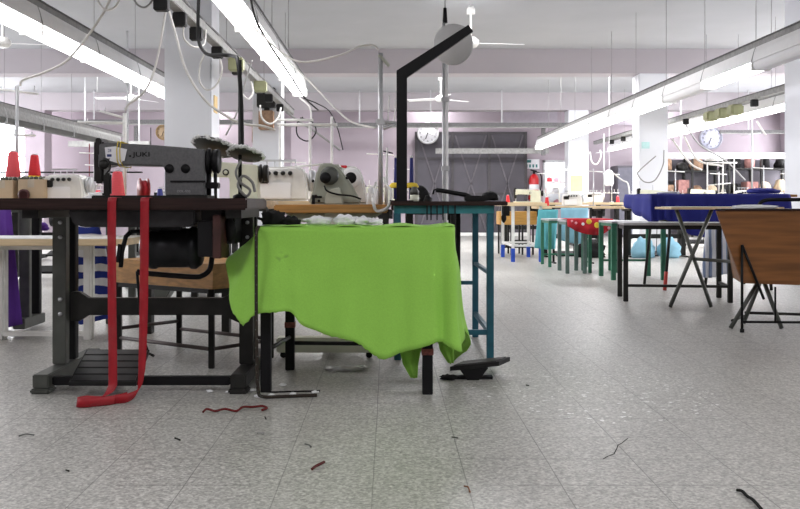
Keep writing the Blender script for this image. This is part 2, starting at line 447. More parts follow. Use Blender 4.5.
# ------------------------------------------------------------------ luminaires, trunking and trays
def luminaire_proto(lit=True, name='fluorescent_luminaire'):
    r = thing(name, (0, 0, 0), 'fluorescent luminaire', 'ceiling light')
    L = 1.25
    MB().prism([(-.045, .20), (.045, .20), (.06, .16), (.078, .075), (-.078, .075), (-.06, .16)], .004, L-.004).build('housing', M_refl, r)
    MB().prism([(-.070, .075), (.070, .075), (.070, .035), (.05, .008), (-.05, .008), (-.070, .035)], .012, L-.012, .006).build('diffuser', M_tube if lit else M_refl, r)
    for y in (.006, L-.006):
        MB().b2((-.079, y-.006, .005), (.079, y+.006, .075)).build('end_cap', M_white, r)
    MB().prism([(-.047, .201), (.047, .201), (.062, .16), (.08, .09), (.08, .075), (-.08, .075), (-.08, .09), (-.062, .16)], L-.012, L).build('joint_strip', M_rail, r)
    return r
lum_on = luminaire_proto(True); lum_off = luminaire_proto(False)
lum_grey = luminaire_proto(False)
for c_ in kids(lum_grey): c_.data.materials[0] = M_rail if c_.name.startswith('housing') else (M_gsteel if c_.name.startswith('diff') else M_lgrey)
def trunking(x, y0, y1, z, label, rods, name='lighting_trunking', w=.05, h=.055, m=None, top=True):
    r = thing(name, (x, y0, z), label, 'trunking')
    MB().b2((x-w/2, y0, z), (x+w/2, y1, z+h), .004).build('rail', m or M_rail, r)
    if top:
        MB().b2((x-w/2-.004, y0, z+h), (x+w/2+.004, y1, z+h+.012)).build('perforated_lip', M_drail, r)
    for y in rods: MB().cyl((x, y, z+h+.011), (x, y, ZC), .003, n=6).build('suspension_rod', M_gcable, r)
    return r
ZL = .74+1.15   # bottom of the luminaires
def lamp_row(x, ys, dark, z, where, y0=None, y1=None, group=None, off=None):
    trunking(x, y0 or ys[0], y1 or ys[-1]+1.25, z+.2, 'long grey trunking carrying the %s' % where, [y+.1 for y in ys])
    n = len(ys)
    for i, y in enumerate(ys):
        p = (off or lum_off) if i in dark else lum_on
        ords = ['nearest', 'second nearest', 'third nearest', 'fourth nearest', 'fifth nearest', 'sixth nearest', 'seventh nearest', 'eighth nearest', 'ninth nearest', 'tenth nearest', 'eleventh nearest', 'twelfth nearest']
        w = ords[i] if i < n-1 else 'farthest'
        place(p, (x, y, z), 0, '%s fluorescent luminaire of the %s, %s' % ('unlit' if i in dark else 'lit', where, w if n > 1 else 'alone'), group)
lamp_row(-2.45, [5.07+1.25*i for i in range(5)], (), ZL, 'bright row at the upper left of the photo', 5.07, 11.32)
lamp_row(-.955, [3.72+1.25*i for i in range(5)], (), ZL, 'bright row right of the near white column', 3.72, 10.4)
lamp_row(3.1, [6.4+1.25*i for i in range(10)], (0, 2), .74+1.095, 'long diagonal row on the right', 6.3, 18.95)
lamp_row(4.95, [10.4+1.25*i for i in range(8)], (), ZL, 'second diagonal row behind the near right column', 10.2, 20.5)
lamp_row(-4.9, [10.4+1.25*i for i in range(5)], (0, 1, 2, 3, 4), ZL-.14, 'unlit row behind the red cones on the left', 10.2, 17., off=lum_grey)
# no lamp rows over the unseen bays; added fill lights brighten the foreground
def power_track(x, y0, y1, z, label, boxes, rods, blabel):
    r = trunking(x, y0, y1, z, label, rods, 'power_track', .07, .06, M_rail)
    MB().tube([(x+.028+.006*math.sin(k*2.1), y0+(y1-y0)*k/40, z+.065+.012*math.sin(k*1.3)) for k in range(41)], .008, 6).build('cable_bundle', M_gcable, r)
    for i, y in enumerate(boxes):
        mb = MB().b2((x-.04, y-.035, z-.085), (x+.04, y+.035, z), .006)
        b = mb.build('tap_off_box', M_rubber); tag(b, blabel % (['nearest', 'second', 'third', 'fourth', 'fifth', 'sixth', 'seventh', 'eighth'][i] if i < len(boxes)-1 else 'farthest'), 'socket box')
power_track(-1.28, 4.4, 12.2, .74+1.17, 'grey power track with black boxes passing the near white column', [5.2, 5.66, 6.14, 6.9, 7.8, 9.1, 9.9, 10.9], [4.9, 7.3, 9.5, 11.5], 'black tap-off box under the left power track, %s along it')
power_track(4.5, 10.2, 20., .74+1.27, 'grey power track behind the near right column, above the clock', [11.3, 13.9, 16.8, 17.6, 18.5], [10.8, 13, 16, 18.5], 'black tap-off box under the right power track, %s along it')
for i, (x, y, z, w) in enumerate([(-1.22, 7.4, 1.83, 'left track beside the column'), (-1.22, 8.8, 1.83, 'left track past the column')]):
    o = MB().b2((x-.06, y-.05, z-.03), (x+.06, y+.05, z+.075), .01).build('junction_box', mat('olive_plastic', (.30, .31, .17), .6)); tag(o, 'olive plastic junction box on the %s' % w, 'junction box')
for i, (y, w) in enumerate([(11.9, 'nearest of three'), (12.35, 'middle of three'), (12.8, 'farthest of three')]):
    o = MB().b2((4.41, y-.1, 1.88), (4.57, y+.1, 2.009), .02).build('junction_box', MATS['olive_plastic']); tag(o, 'olive junction box under the right track above the blue cloth, %s' % w, 'junction box')
# trays across the room near the back wall
def cross_tray(x0, x1, y, z, label, rods, m=None, h=.06, lip=True):
    r = thing('cable_tray', (x0, y, z), label, 'cable tray')
    MB().b2((x0, y-.03, z), (x1, y+.03, z+h)).build('rail', m or M_drail, r)
    if lip: MB().b2((x0, y-.034, z-.015), (x1, y+.034, z)).build('lip', M_rail, r)
    for x in rods: MB().b2((x-.012, y-.01, z+h-.001), (x+.012, y+.01, ZC if y < 19.7 else 2.739)).build('hanger', M_lgrey, r)
    return r
cross_tray(-6.9, -2.15, 19.4, .74+79*19.4/F, 'dark perforated tray across the back, left of the near column', [-6.2, -4.2, -2.6], h=.09)
cross_tray(-1.6, 3.84, 19.4, .74+76*19.4/F, 'dark perforated tray above the slate metal doors', [-.6, .9, 2.4], h=.09)
cross_tray(1.05, 3.55, 20.3, .74+50*20.3/F, 'pale tray crossing in front of the slate metal doors', [], M_rail, .1, True)
cross_tray(7.0, 8.9, 19.4, .74+70*19.4/F, 'dark tray beside the right clock', [7.6, 8.6])
cross_tray(5.3, 8.2, 17.6, .74+45*17.6/F, 'light grey tray in front of the right storage rack', [5.6, 7.9], M_lgrey, .1)
cross_tray(-5.9, -4.4, 17., .74+57*17./F, 'short grey tray under the left back wall', [-5.6, -4.6], M_rail, .09)
# the white drops from the trunk to the tray
for x, y, w in ((3.3, 19.5, 'above the fire extinguisher'), (-5.35, 19.5, 'at the left of the back wall')):
    tag(MB().b2((x-.04, y, 1.75), (x+.04, y+.06, 2.38)).build('cable_riser', M_drail), 'dark vertical cable riser %s' % w, 'cable tray')

# ceiling fans
def fan_proto():
    r = thing('ceiling_fan', (0, 0, 0), '', 'ceiling fan')
    MB().cyl((0, 0, .0), (0, 0, -.40), .012).build('down_rod', M_white, r)
    MB().lathe([(.0, -.10), (.05, -.1), (.05, -.04), (.03, 0)], (0, 0, 0)).build('canopy', M_white, r)
    MB().lathe([(0, -.50), (.07, -.5), (.1, -.46), (.1, -.42), (.05, -.38), (0, -.38)], (0, 0, 0)).build('motor', M_white, r)
    for k in range(3):
        a = 2*PI*k/3+.15; R = Matrix.Rotation(a, 3, 'Z')@Matrix.Rotation(.2, 3, 'X')
        t = MB(); t.box((0, 0, 0), (.55, .12, .006), None, .002)
        for v in t.bm.verts: v.co = R@(v.co+Vector((.38, 0, 0)))+Vector((0, 0, -.45))
        t.build('blade', M_refl, r)
    return r
fp = fan_proto()
for x, y, w, rz in ((1.0, 11.1, 'above the slate metal doors, near', 0.), (.98, 17.1, 'small and far, above the wall clock', .5), (-4.65, 11.1, 'at the left edge of the photo', .1), (-4.75, 17.0, 'far, above the left back wall', .9)):
    place(fp, (x, y, ZC), rz, 'white three-blade ceiling fan %s' % w)

# clocks on the back wall
def clock(x, y, z, r, rim, face, label):
    t = thing('wall_clock', (x, y, z), label, 'clock')
    MB().lathe([(r, 0), (r*1.0, -.05), (r*.9, -.06), (r*.88, -.04), (r*.88, 0)], (x, y, z), (0, 1, 0), 32).build('rim', rim, t)
    MB().lathe([(0, -.035), (r*.9, -.035), (r*.9, 0)], (x, y, z), (0, 1, 0), 32).build('dial', face, t)
    mb = MB()
    for k in range(12):
        a = PI/2-2*PI*(k+1)/12
        text_mb(mb, str(k+1), (x+math.cos(a)*r*.72, y-.037, z+math.sin(a)*r*.72), r*.24, .001)
    mb.build('numerals', M_black, t)
    mb = MB(); mb.bar((x-.02, y-.042, z), (x+r*.42, y-.042, z-r*.2), .018, .004); mb.build('hour_hand', M_black, t)
    mb = MB(); mb.bar((x, y-.047, z+.02), (x-r*.22, y-.047, z-r*.55), .014, .004); mb.build('minute_hand', M_black, t)
M_rim = mat('grey_clock_rim', (.35, .36, .42), .4)
clock((428-VX)*20.8/F, 20.86, .74+70*20.8/F, .25, mat('pale_clock_rim', (.5, .5, .5), .4), M_paper, 'round white wall clock left of the metal pole, by the slate doors')
clock((712-VX)*20.9/F, 20.99, .74+65*20.9/F, .26, M_rim, mat('blue_white_dial', (.7, .72, .85), .6), 'round white clock with grey rim on the right back wall')
clock((163-VX)*20.9/F, 20.99, .74+71*20.9/F, .18, mat('brass_rim', (.35, .24, .1), .4), mat('tan_dial', (.45, .33, .2), .6), 'small round tan clock left of the near white column')
tag(MB().lathe([(0, -.04), (.07, -.04), (.08, 0)], ((578.5-VX)*19.7/F, 19.78, .74+76*19.7/F), (0, 1, 0), 16).build('alarm_bell', M_black), 'small black round alarm on the far right column', 'alarm')
# fire extinguisher + signs
x = (534.5-VX)*20.8/F
t = thing('fire_extinguisher', (x, 20.87, .85), 'red fire extinguisher hung on the wall beside the slate doors', 'fire extinguisher')
MB().lathe([(.0, .0), (.10, .0), (.11, .03), (.11, .42), (.08, .50), (.03, .54), (.0, .54)], (x, 20.87, .86)).build('cylinder', M_extg, t)
MB().cyl((x, 20.87, 1.39), (x, 20.87, 1.47), .025).bar((x-.08, 20.87, 1.49), (x+.06, 20.87, 1.46), .03).build('valve', M_black, t)
MB().tube(cr([(x+.03, 20.87, 1.45), (x+.14, 20.85, 1.4), (x+.17, 20.85, 1.2), (x+.13, 20.85, .98)]), .014, 6).build('hose', M_rubber, t)
MB().lathe([(.112, .18), (.112, .30)], (x, 20.87, .86)).build('label_band', M_paper, t)
tag(MB().lathe([(0, -.01), (.12, -.01), (.12, 0)], (x+.01, 20.99, .86-.0), (0, 1, 0), 24).build('round_sign', M_extg), 'round red sign just under the fire extinguisher', 'sign')
t = thing('wall_notice', (x, 20.99, 1.5), 'small paper notice with dark marks above the fire extinguisher', 'sign')
MB().b2((x-.22, 20.975, 1.52), (x+.14, 20.985, 1.74)).build('sheet', M_paper, t)
mb = MB()
for k in range(4): mb.b2((x-.17+k*.075, 20.97, 1.55), (x-.13+k*.075, 20.975, 1.62))
mb.b2((x-.2, 20.97, 1.66), (x-.05, 20.975, 1.72)); mb.build('print', mat('teal_print', (.05, .2, .2), .8), t)
tag(MB().b2((3.93, 19.775, .99), (4.18, 19.785, 1.33)).build('notice_card', M_ypaper), 'yellow card taped on the far right white column', 'notice')
tag(MB().b2((4.13-.22-.0, 14.175, 1.58), (4.03, 14.185, 1.68)).build('notice_card', mat('pale_teal_card', (.45, .68, .66), .8)), 'small pale teal card on the middle right column', 'notice')

# ------------------------------------------------------------------ sewing machine prototypes
def machine(name, body, wheel, label, cat='sewing machine', detail=False):
    """lock-stitch machine, 0.5 m long, needle at -x, hand wheel at +x, origin under the bed centre"""
    r = thing(name, (0, 0, 0), label, cat)
    A = [(-.225, .215), (-.19, .221), (.0, .212), (.19, .196), (.197, .19), (.197, .01), (.04, .01), (.04, .118), (.028, .128), (-.17, .133), (-.19, .128), (-.225, .12)]
    MB().prism(A, -.055, .055, .008).build('arm', body, r)
    MB().b2((-.24, -.09, -.002), (.215, .09, .012), .003).build('bed_plate', body if not detail else M_dsteel, r)
    MB().b2((-.245, -.05, .06), (-.205, .05, .232), .008).b2((-.237, -.053, .17), (-.215, .053, .24), .004).build('face_plate', M_dsteel if detail else wheel, r)
    MB().cyl((-.21, 0, .012), (-.21, 0, .10), .006).b2((-.222, -.012, .013), (-.20, .012, .022)).build('needle_bar', M_lgrey if not detail else M_dsteel, r)
    MB().lathe([(.0, .0), (.03, .0), (.052, .004), (.052, .014), (.03, .018), (.03, .022), (.048, .026), (.05, .045), (.045, .05), (.0, .05)], (.197, 0, .15), (1, 0, 0), 24).build('hand_wheel', wheel, r)
    MB().cyl((-.03, 0, .2), (-.03, 0, .285), .0018, n=6).build('thread_pin', M_dsteel, r)
    return r
mach_white = machine('sewing_machine', M_cream, M_dsteel, '')
for zz in (.15,):
    MB().lathe([(.0, -.004), (.018, -.004), (.018, 0)], (.02, -.055, .155), (0, 1, 0), 16).build('badge', M_black, mach_white)
    MB().lathe([(.0, -.007), (.011, -.007), (.011, -.003)], (.02, -.055, .155), (0, 1, 0), 16).build('badge_centre', M_cream, mach_white)

def overlock(name='overlock_machine'):
    r = thing(name, (0, 0, 0), '', 'overlock machine')
    MB().prism([(-.13, .0), (.13, .0), (.13, .06), (.115, .15), (.08, .17), (-.10, .165), (-.13, .13)], -.08, .08, .012).build('body', M_white, r)
    MB().b2((-.12, -.092, .01), (.05, -.08, .09), .008).build('looper_cover', M_refl, r)
    MB().b2((-.13, -.1, .085), (-.06, -.05, .13), .004).build('needle_head', M_dsteel, r)
    for k in range(4):
        MB().lathe([(0, -.035), (.006, -.035), (.011, -.02), (.011, -.005), (.006, 0)], (-.06+k*.035, -.078, .135), (0, 1, 0), 10).build('tension_knob', M_dsteel, r)
    MB().lathe([(0, 0), (.05, 0), (.055, .01), (.05, .03), (0, .03)], (.13, 0, .10), (1, 0, 0), 18).build('hand_wheel', M_lgrey, r)
    mb = MB()
    for k in range(4): mb.cyl((-.08+k*.04, .0, .16), (-.08+k*.04, .0, .20), .003, n=6)
    mb.b2((-.10, -.006, .195), (.06, .006, .205)).build('thread_guide', M_lgrey, r)
    return r
over_proto = overlock()

def tube_stand(name='thread_stand'):
    """pole with two cross arms and eyelets, 0.75 m high"""
    r = thing(name, (0, 0, 0), '', 'thread stand')
    MB().cyl((0, 0, 0), (0, 0, .52), .007).lathe([(0, 0), (.035, 0), (.035, .01), (.007, .014)], (0, 0, 0)).build('pole', M_lgrey, r)
    MB().cyl((-.15, 0, .49), (.13, 0, .475), .0065).build('top_arm', M_white, r)
    MB().cyl((-.13, .02, .16), (.13, .02, .16), .006).build('lower_arm', M_lgrey, r)
    for x in (-.12, -.04, .05, .11): MB().lathe([(0, 0), (.02, 0), (.02, .006), (0, .006)], (x, .02, .166)).cyl((x, .02, .168), (x, .02, .22), .003, n=6).build('spool_pin', M_white, r)
    return r
stand_proto = tube_stand()

def gate_frame(name='tubular_thread_frame'):
    r = thing(name, (0, 0, 0), '', 'thread stand')
    for s, h in ((-.22, .56), (.0, .58), (.16, .62)):
        MB().cyl((s, 0, 0), (s, 0, h), .010).build('upright', M_white, r)
    MB().cyl((-.24, 0, .56), (.20, 0, .56), .011).cyl((-.24, .05, .60), (.02, .05, .60), .009).build('top_bar', M_white, r)
    MB().cyl((-.22, -.03, .24), (.10, -.03, .27), .008).build('lower_bar', M_white, r)
    return r
gf_proto = gate_frame()

def cone_proto(m, name='thread_cone'):
    r = thing(name, (0, 0, 0), '', 'thread cone')
    MB().lathe([(0, .0), (.031, .0), (.034, .006), (.021, .115), (.017, .12), (0, .12)], (0, 0, 0)).build('thread', m, r)
    MB().lathe([(.012, .119), (.014, .128), (0, .128)], (0, 0, 0)).build('cone_tip', M_paper, r)
    return r
cones = {c: cone_proto(m) for c, m in (('red', M_red), ('pale_red', M_redp), ('navy', M_navy), ('white', M_wclo), ('yellow', M_yellow))}

def station_table(name='machine_table', top=M_lwood, leg=M_dsteel, L=1.05, label='', zt=.75):
    """steel framed machine table with motor and treadle, origin on the floor at the centre; front faces -y"""
    r = thing(name, (0, 0, 0), label, 'table')
    MB().b2((-L/2, -.26, zt-.04), (L/2, .26, zt), .006).build('tabletop', top, r)
    for s in (-1, 1):
        x = s*L*.36
        MB().b2((x-.03, -.24, .02), (x+.03, .26, .07), .004).build('foot', leg, r)
        MB().b2((x-.03, -.06, .07), (x+.03, -.01, zt-.04), .003).build('leg', leg, r)
        MB().b2((x-.026, .04, .07), (x+.026, .08, zt-.04), .003).build('leg', leg, r)
        MB().b2((x-.03, -.22, zt-.07), (x+.03, .22, zt-.04)).build('bracket', leg, r)
    MB().b2((-L*.36+.03, -.02, .30), (L*.36-.03, .02, .36)).build('crossbeam', leg, r)
    MB().cyl((-.05, .02, zt-.17), (.17, .02, zt-.17), .07).b2((.0, -.02, zt-.11), (.1, .06, zt-.04)).build('motor', M_rubber, r)
    MB().box((-.1, -.02, .09), (.28, .2, .02), Matrix.Rotation(.25, 3, 'X'), .004).build('treadle', M_rubber, r)
    MB().cyl((.02, .0, .10), (.03, 0, zt-.2), .005, n=6).build('pitman_rod', M_dsteel, r)
    return r
st_wood = station_table()

# ------------------------------------------------------------------ main sewing table (foreground left)
T = thing('sewing_table', (-1.05, 3.7, 0), 'dark sewing machine table with black steel frame in the left foreground', 'table')
MB().b2((-1.68, 3.42, .714), (-.525, 3.98, .758), .006).build('tabletop', M_edge, T)
for X, m1 in ((-1.35, M_gsteel), (-.583, M_dsteel)):
    MB().b2((X-.029, 3.565, .020), (X+.033, 4.22, .074), .004).b2((X-.036, 3.555, .0), (X+.04, 3.64, .020), .006).b2((X-.036, 4.15, 0), (X+.04, 4.22, .020), .006).build('foot', m1, T)
    MB().b2((X-.028, 3.775, .078), (X+.028, 3.82, .692), .003).build('leg', m1, T)
    MB().b2((X-.022, 3.90, .078), (X+.024, 3.945, .692), .003).build('leg', M_black, T)
    mb = MB().b2((X-.03, 3.47, .682), (X+.03, 3.95, .714)); mb.build('bracket', M_dsteel, T)
    mb = MB()
    for z in (.66, .60, .345, .285): mb.lathe([(0, -.008), (.008, -.008), (.008, .002)], (X+.006, 3.775, z), (0, 1, 0), 10)
    mb.build('bolt', M_lgrey, T)
bz = .308
bm_ = MB().prism([(-1.325, bz+.06), (-1.29, bz+.062), (-1.25, bz+.036), (-.69, bz+.036), (-.64, bz+.06), (-.605, bz+.072), (-.605, bz-.075), (-.64, bz-.06), (-.69, bz-.036), (-1.25, bz-.036), (-1.29, bz-.062), (-1.325, bz-.06)], 3.835, 3.875, .003)
bm_.build('crossbeam', M_dsteel, T)
MB().b2((-1.315, 3.60, .026), (-.618, 3.635, .060), .004).build('foot_rail', M_black, T)
# treadle
a = Matrix.Identity(3)
mb = MB()
f0, f1, b0, b1 = Vector((-1.245, 3.64, .078)), Vector((-.985, 3.64, .078)), Vector((-1.275, 3.90, .128)), Vector((-1.005, 3.90, .128))
f0, f1 = Vector((-1.215, 3.50, .044)), Vector((-.958, 3.50, .044)); b0, b1 = Vector((-1.245, 3.80, .120)), Vector((-.985, 3.80, .120))
def slab(mb, q, th):
    up = Vector((0, 0, th)); V = [mb.bm.verts.new(p) for p in q]+[mb.bm.verts.new(p+up) for p in q]
    for f in ((0,3,2,1),(4,5,6,7),(0,1,5,4),(1,2,6,5),(2,3,7,6),(3,0,4,7)): mb.bm.faces.new([V[i] for i in f])
slab(mb, [f0, f1, b1, b0], .014)
mb.build('treadle', M_rubber, T)
mb = MB()
for k in range(5):
    t0 = k*.2+.03; t1 = t0+.165
    q = [f0.lerp(b0, t0), f1.lerp(b1, t0), f1.lerp(b1, t1), f0.lerp(b0, t1)]
    c = sum(q, Vector())/4; q = [p.lerp(c, .05)+Vector((0, 0, .0135)) for p in q]
    slab(mb, q, .003)
mb.build('treadle_ridge', mat('worn_treadle_iron', (.035, .035, .037), .35, .6, var=.4, scale=15), T)
MB().tube([(-.965, 3.79, .11), (-.99, 3.80, .12), (-1.01, 3.78, .2), (-1.02, 3.74, .455), (-1.02, 3.74, .462)], .006, 8).build('pitman_rod', M_black, T)
MB().tube(cr([(-1.02, 3.74, .462), (-.99, 3.74, .455), (-.80, 3.74, .44), (-.755, 3.74, .445), (-.725, 3.74, .47), (-.715, 3.74, .52)]), .011, 10).build('motor_arm', M_black, T)
# belly pan, motor, switch box, knee lifter under the top
MB().prism([(-1.22, .714), (-.735, .714), (-.735, .66), (-.76, .648), (-1.16, .648), (-1.2, .66)], 3.5, 3.8, .006).build('belly_pan', M_bin, T)
mb = MB(); mb.lathe([(0, -.01), (.03, -.01), (.06, .0), (.078, .02), (.085, .035), (.085, .055), (.079, .06), (.079, .19), (.085, .195), (.085, .215), (.07, .235), (.03, .24), (.0, .245)], (-.985, 3.70, .56), (1, 0, 0), 26)
mb.b2((-.93, 3.66, .63), (-.82, 3.74, .70), .006); mb.build('motor', mat('black_motor_casing', (.022, .023, .025), .35, .5, var=.3), T)
MB().tube([(-.905, 3.59, .655), (-.925, 3.58, .638), (-.96, 3.58, .63), (-1.0, 3.58, .628)], .008, 8).blob((-.915, 3.59, .65), (.035, .02, .022), .4, 3, 2, 4, False).build('knee_lifter_joint', M_black, T)
MB().tube([(-1.0, 3.58, .628), (-1.02, 3.58, .61), (-1.035, 3.58, .55), (-1.04, 3.58, .49)], .009, 8).bar((-1.04, 3.57, .58), (-1.05, 3.57, .51), .012).build('knee_lifter', M_black, T)
MB().b2((-.725, 3.50, .535), (-.665, 3.66, .672), .004).build('switch_box', M_black, T)
MB().b2((-.664, 3.48, .53), (-.632, 3.66, .695), .003).build('switch_bracket', mat('red_brown_steel', (.07, .025, .02), .5, .2, var=.4), T)
MB().b2((-.72, 3.55, .672), (-.64, 3.62, .714)).build('box_mount', M_dsteel, T)
MB().b2((-.63, 3.6, .58), (-.60, 3.80, .72)).blob((-.615, 3.60, .64), (.02, .03, .05), .4, 4, 2, 9, False).build('wiring_plate', M_rubber, T)

# main machine
mm = machine('sewing_machine', M_grey, M_black, 'dark grey industrial sewing machine with paper tags, on the dark sewing table', detail=True)
USED.add(mm.name)
ml = Vector((-.924, 3.70, .758)); mm.location = ml
def local(mb): return mb
MB().lathe([(0, -.004), (.018, -.004), (.018, .004)], (.058, -.055, .118), (0, 1, 0), 20).build('side_cap', M_black, mm)
MB().lathe([(0, -.004), (.018, -.004), (.018, .004)], (.122, -.055, .118), (0, 1, 0), 20).build('side_cap', M_black, mm)
MB().b2((.062, -.059, .064), (.20, -.05, .071)).build('slot', M_black, mm)
M_let = mat('black_lettering', (.004, .004, .004), .6); M_let2 = mat('pale_lettering', (.35, .35, .36), .6)
text_mb(MB(), 'JUKI', (-.052, -.057, .174), .026, .001, sx=1.4).b2((-.101, -.058, .165), (-.094, -.055, .171)).build('brand_lettering', M_let, mm)
text_mb(MB(), 'DDL-555', (.115, -.057, .028), .013, .0006, sx=1.1).build('model_lettering', M_let2, mm)
mb = MB(); mb.box((-.172, -.0585, .182), (.046, .001, .045), Matrix.Rotation(-.1, 3, 'Y')); mb.build('paper_tag', M_paper, mm)
mb = MB(); mb.box((-.135, -.060, .176), (.044, .001, .048), Matrix.Rotation(.22, 3, 'Y')); mb.box((-.152, -.0590, .152), (.05, .001, .02), Matrix.Rotation(.3, 3, 'Y')); mb.build('paper_tag', M_paper, mm)
mb = MB(); text_mb(mb, '28', (-.178, -.0595, .189), .018, .0004, sx=.8).b2((-.188, -.0596, .165), (-.170, -.0592, .175)).build('tag_print', mat('blue_ink', (.05, .06, .2), .7), mm)
rb = M_yb = mat('yellow_rubber_band', (.62, .48, .06), .6)
for dx in (0, .012):
    MB().tube([(-.145+dx, -.058, .225), (-.149+dx, -.063, .19), (-.147+dx, -.063, .15), (-.138+dx*1.2, -.058, .126), (-.138+dx, .058, .126), (-.145+dx, .06, .222), (-.145+dx, -.058, .225)], .0022, 6).build('rubber_band', M_yb, mm)
MB().b2((-.20, -.07, .012), (-.17, -.05, .10), .006).lathe([(0, -.02), (.018, -.02), (.02, -.008), (.01, 0)], (-.20, -.05, .135), (0, 1, 0), 14).tube(cr([(-.20, -.065, .16), (-.175, -.08, .15), (-.17, -.075, .12), (-.19, -.06, .10)]), .003, 6).build('thread_tension', M_dsteel, mm)
MB().cyl((.205, .0, .012), (.205, 0, .11), .008).cyl((.225, .03, .01), (.222, .03, .115), .006).b2((.195, -.03, .04), (.245, .03, .065), .004).build('belt_guard', M_black, mm)
for pth, nm in (([(.236, -.02, .12), (.236, -.02, -.05)], 'drive_belt'), ):
    MB().tube([Vector(p) for p in pth], .005, 6).build(nm, M_rubber, mm)

# red ribbon
def ribbon(pts, wv, name, m, label, cat):
    mb = MB(); P = cr(pts, 8); n = len(P)-1; W = cr(wv, 8)
    mb.grid([[p-w, p, p+w] for p, w in zip(P, W)])
    return tag(mb.build(name, m, solid=.0012), label, cat)
X_ = Vector((.016, 0, 0)); Zv = Vector((.002, 0, .017)); D_ = Vector((.012, .0, .008))
ribbon([(-1.02, 3.47, .760), (-1.022, 3.43, .7605), (-1.023, 3.412, .752), (-1.024, 3.41, .70), (-1.023, 3.41, .40), (-1.02, 3.41, .12), (-1.022, 3.40, .055), (-1.05, 3.37, .026), (-1.10, 3.35, .022), (-1.125, 3.335, .02), (-1.118, 3.318, .02), (-1.09, 3.315, .02), (-1.01, 3.36, .02), (-.965, 3.40, .025)],
       [X_]*6+[X_, D_, Zv, Zv, Zv, Zv, Zv, Zv], 'red_ribbon', M_ribbon, 'red ribbon hanging from under the machine needle, curling forward on the floor', 'ribbon')
ribbon([(-.905, 3.47, .760), (-.902, 3.43, .7605), (-.902, 3.412, .752), (-.902, 3.41, .70), (-.905, 3.41, .40), (-.91, 3.41, .18), (-.915, 3.41, .10), (-.925, 3.41, .045), (-.958, 3.395, .022), (-1.0, 3.366, .022)],
       [X_]*5+[X_*.9, X_*.7, Vector((.008, 0, .014)), Zv, Zv], 'red_ribbon', M_ribbon, 'red ribbon falling from the table edge under the machine arm, right one', 'ribbon')

# things just behind the main machine
def machine_at(proto, px, d, zt, rz, label, sc=1., group=None):
    return place(proto, ((px-VX)*d/F, d, zt+.003), rz, label, group, sc)
# rear of the dark table: a cylinder-bed cream machine glimpsed below the grey arm stands on table B
def table(name, x0, x1, y0, y1, zt, legw, legm, topm, label, th=.03, stretch=None, cat='table', ledge=0.):
    r = thing(name, ((x0+x1)/2, (y0+y1)/2, 0), label, cat)
    MB().b2((x0, y0, zt-th), (x1, y1, zt), .004).build('tabletop', topm, r)
    i = ledge+legw/2
    for x in (x0+i, x1-i):
        for y in (y0+i, y1-i):
            MB().b2((x-legw/2, y-legw/2, 0), (x+legw/2, y+legw/2, zt-th), .003).build('leg', legm, r)
    if ledge >= 0 and th < .2:
        mb = MB(); h = .03
        mb.b2((x0+i, y0+i-.01, zt-th-h), (x1-i, y0+i+.01, zt-th)).b2((x0+i, y1-i-.01, zt-th-h), (x1-i, y1-i+.01, zt-th))
        mb.b2((x0+i-.01, y0+i, zt-th-h), (x0+i+.01, y1-i, zt-th)).b2((x1-i-.01, y0+i, zt-th-h), (x1-i+.01, y1-i, zt-th))
        mb.build('apron', legm, r)
    if stretch:
        for z, sides in stretch:
            mb = MB()
            if 'f' in sides: mb.b2((x0+i, y0+i-.009, z-.01), (x1-i, y0+i+.009, z+.01))
            if 'b' in sides: mb.b2((x0+i, y1-i-.009, z-.01), (x1-i, y1-i+.009, z+.01))
            if 'l' in sides: mb.b2((x0+i-.009, y0+i, z-.01), (x0+i+.009, y1-i, z+.01))
            if 'r' in sides: mb.b2((x1-i-.009, y0+i, z-.01), (x1-i+.009, y1-i, z+.01))
            mb.build('stretcher', legm, r)
    return r

# table with beige end, carrying the second (cream) machine
tb = table('machine_table', -1.62, -.655, 4.95, 5.5, .752, .045, M_dsteel, M_lwood, 'machine table with beige end directly behind the dark sewing table', .045, [(.3, 'b')], ledge=.24)
machine_at(mach_white, 224, 5.15, .752, 0, 'cream sewing machine just right of the grey machine hand wheel')
place(cones['pale_red'], ((117.5-VX)*5.05/F, 5.05, .762), 0, 'pale red thread cone seen below the arm of the grey machine', None, 1.25)
t = thing('cone_pad', ((117-VX)*5.05/F, 5.05, .752), 'flat white tray carrying the pale red cone below the grey machine arm', 'tray')
MB().lathe([(0, 0), (.07, 0), (.085, .008), (.08, .01), (0, .009)], ((117-VX)*5.05/F, 5.05, .7525)).build('dish', M_white, t)
t = thing('thread_spool', ((129-VX)*4.7/F, 4.7, .76), 'large dark red spool on its edge beside the grey machine arm', 'spool')
sx = (129-VX)*5.0/F; sz = .752+.066
MB().lathe([(0, -.026), (.064, -.026), (.066, -.02), (.04, -.016), (.04, .016), (.066, .02), (.064, .026), (0, .026)], (sx, 5.3, sz), (.9, .45, 0), 24).build('flanges', M_redd, t)
MB().lathe([(.041, -.015), (.052, -.012), (.052, .012), (.041, .015)], (sx, 5.3, sz), (.9, .45, 0), 24).build('thread', mat('crimson_thread', (.35, .01, .02), .7), t)
def heap(px, d, zt, size, m, label, seed, amp=.45, name='crumpled_cloth', cat='cloth', freq=3.5):
    return tag(MB().blob(((px-VX)*d/F, d, zt+size[2]*.55+.001), size, amp, freq, 3, seed).build(name, m), label, cat)
heap(99, 4.99+.08, .752, (.06, .05, .03), M_wclo, 'cream crumpled cloth left of the needle of the grey machine', 3)
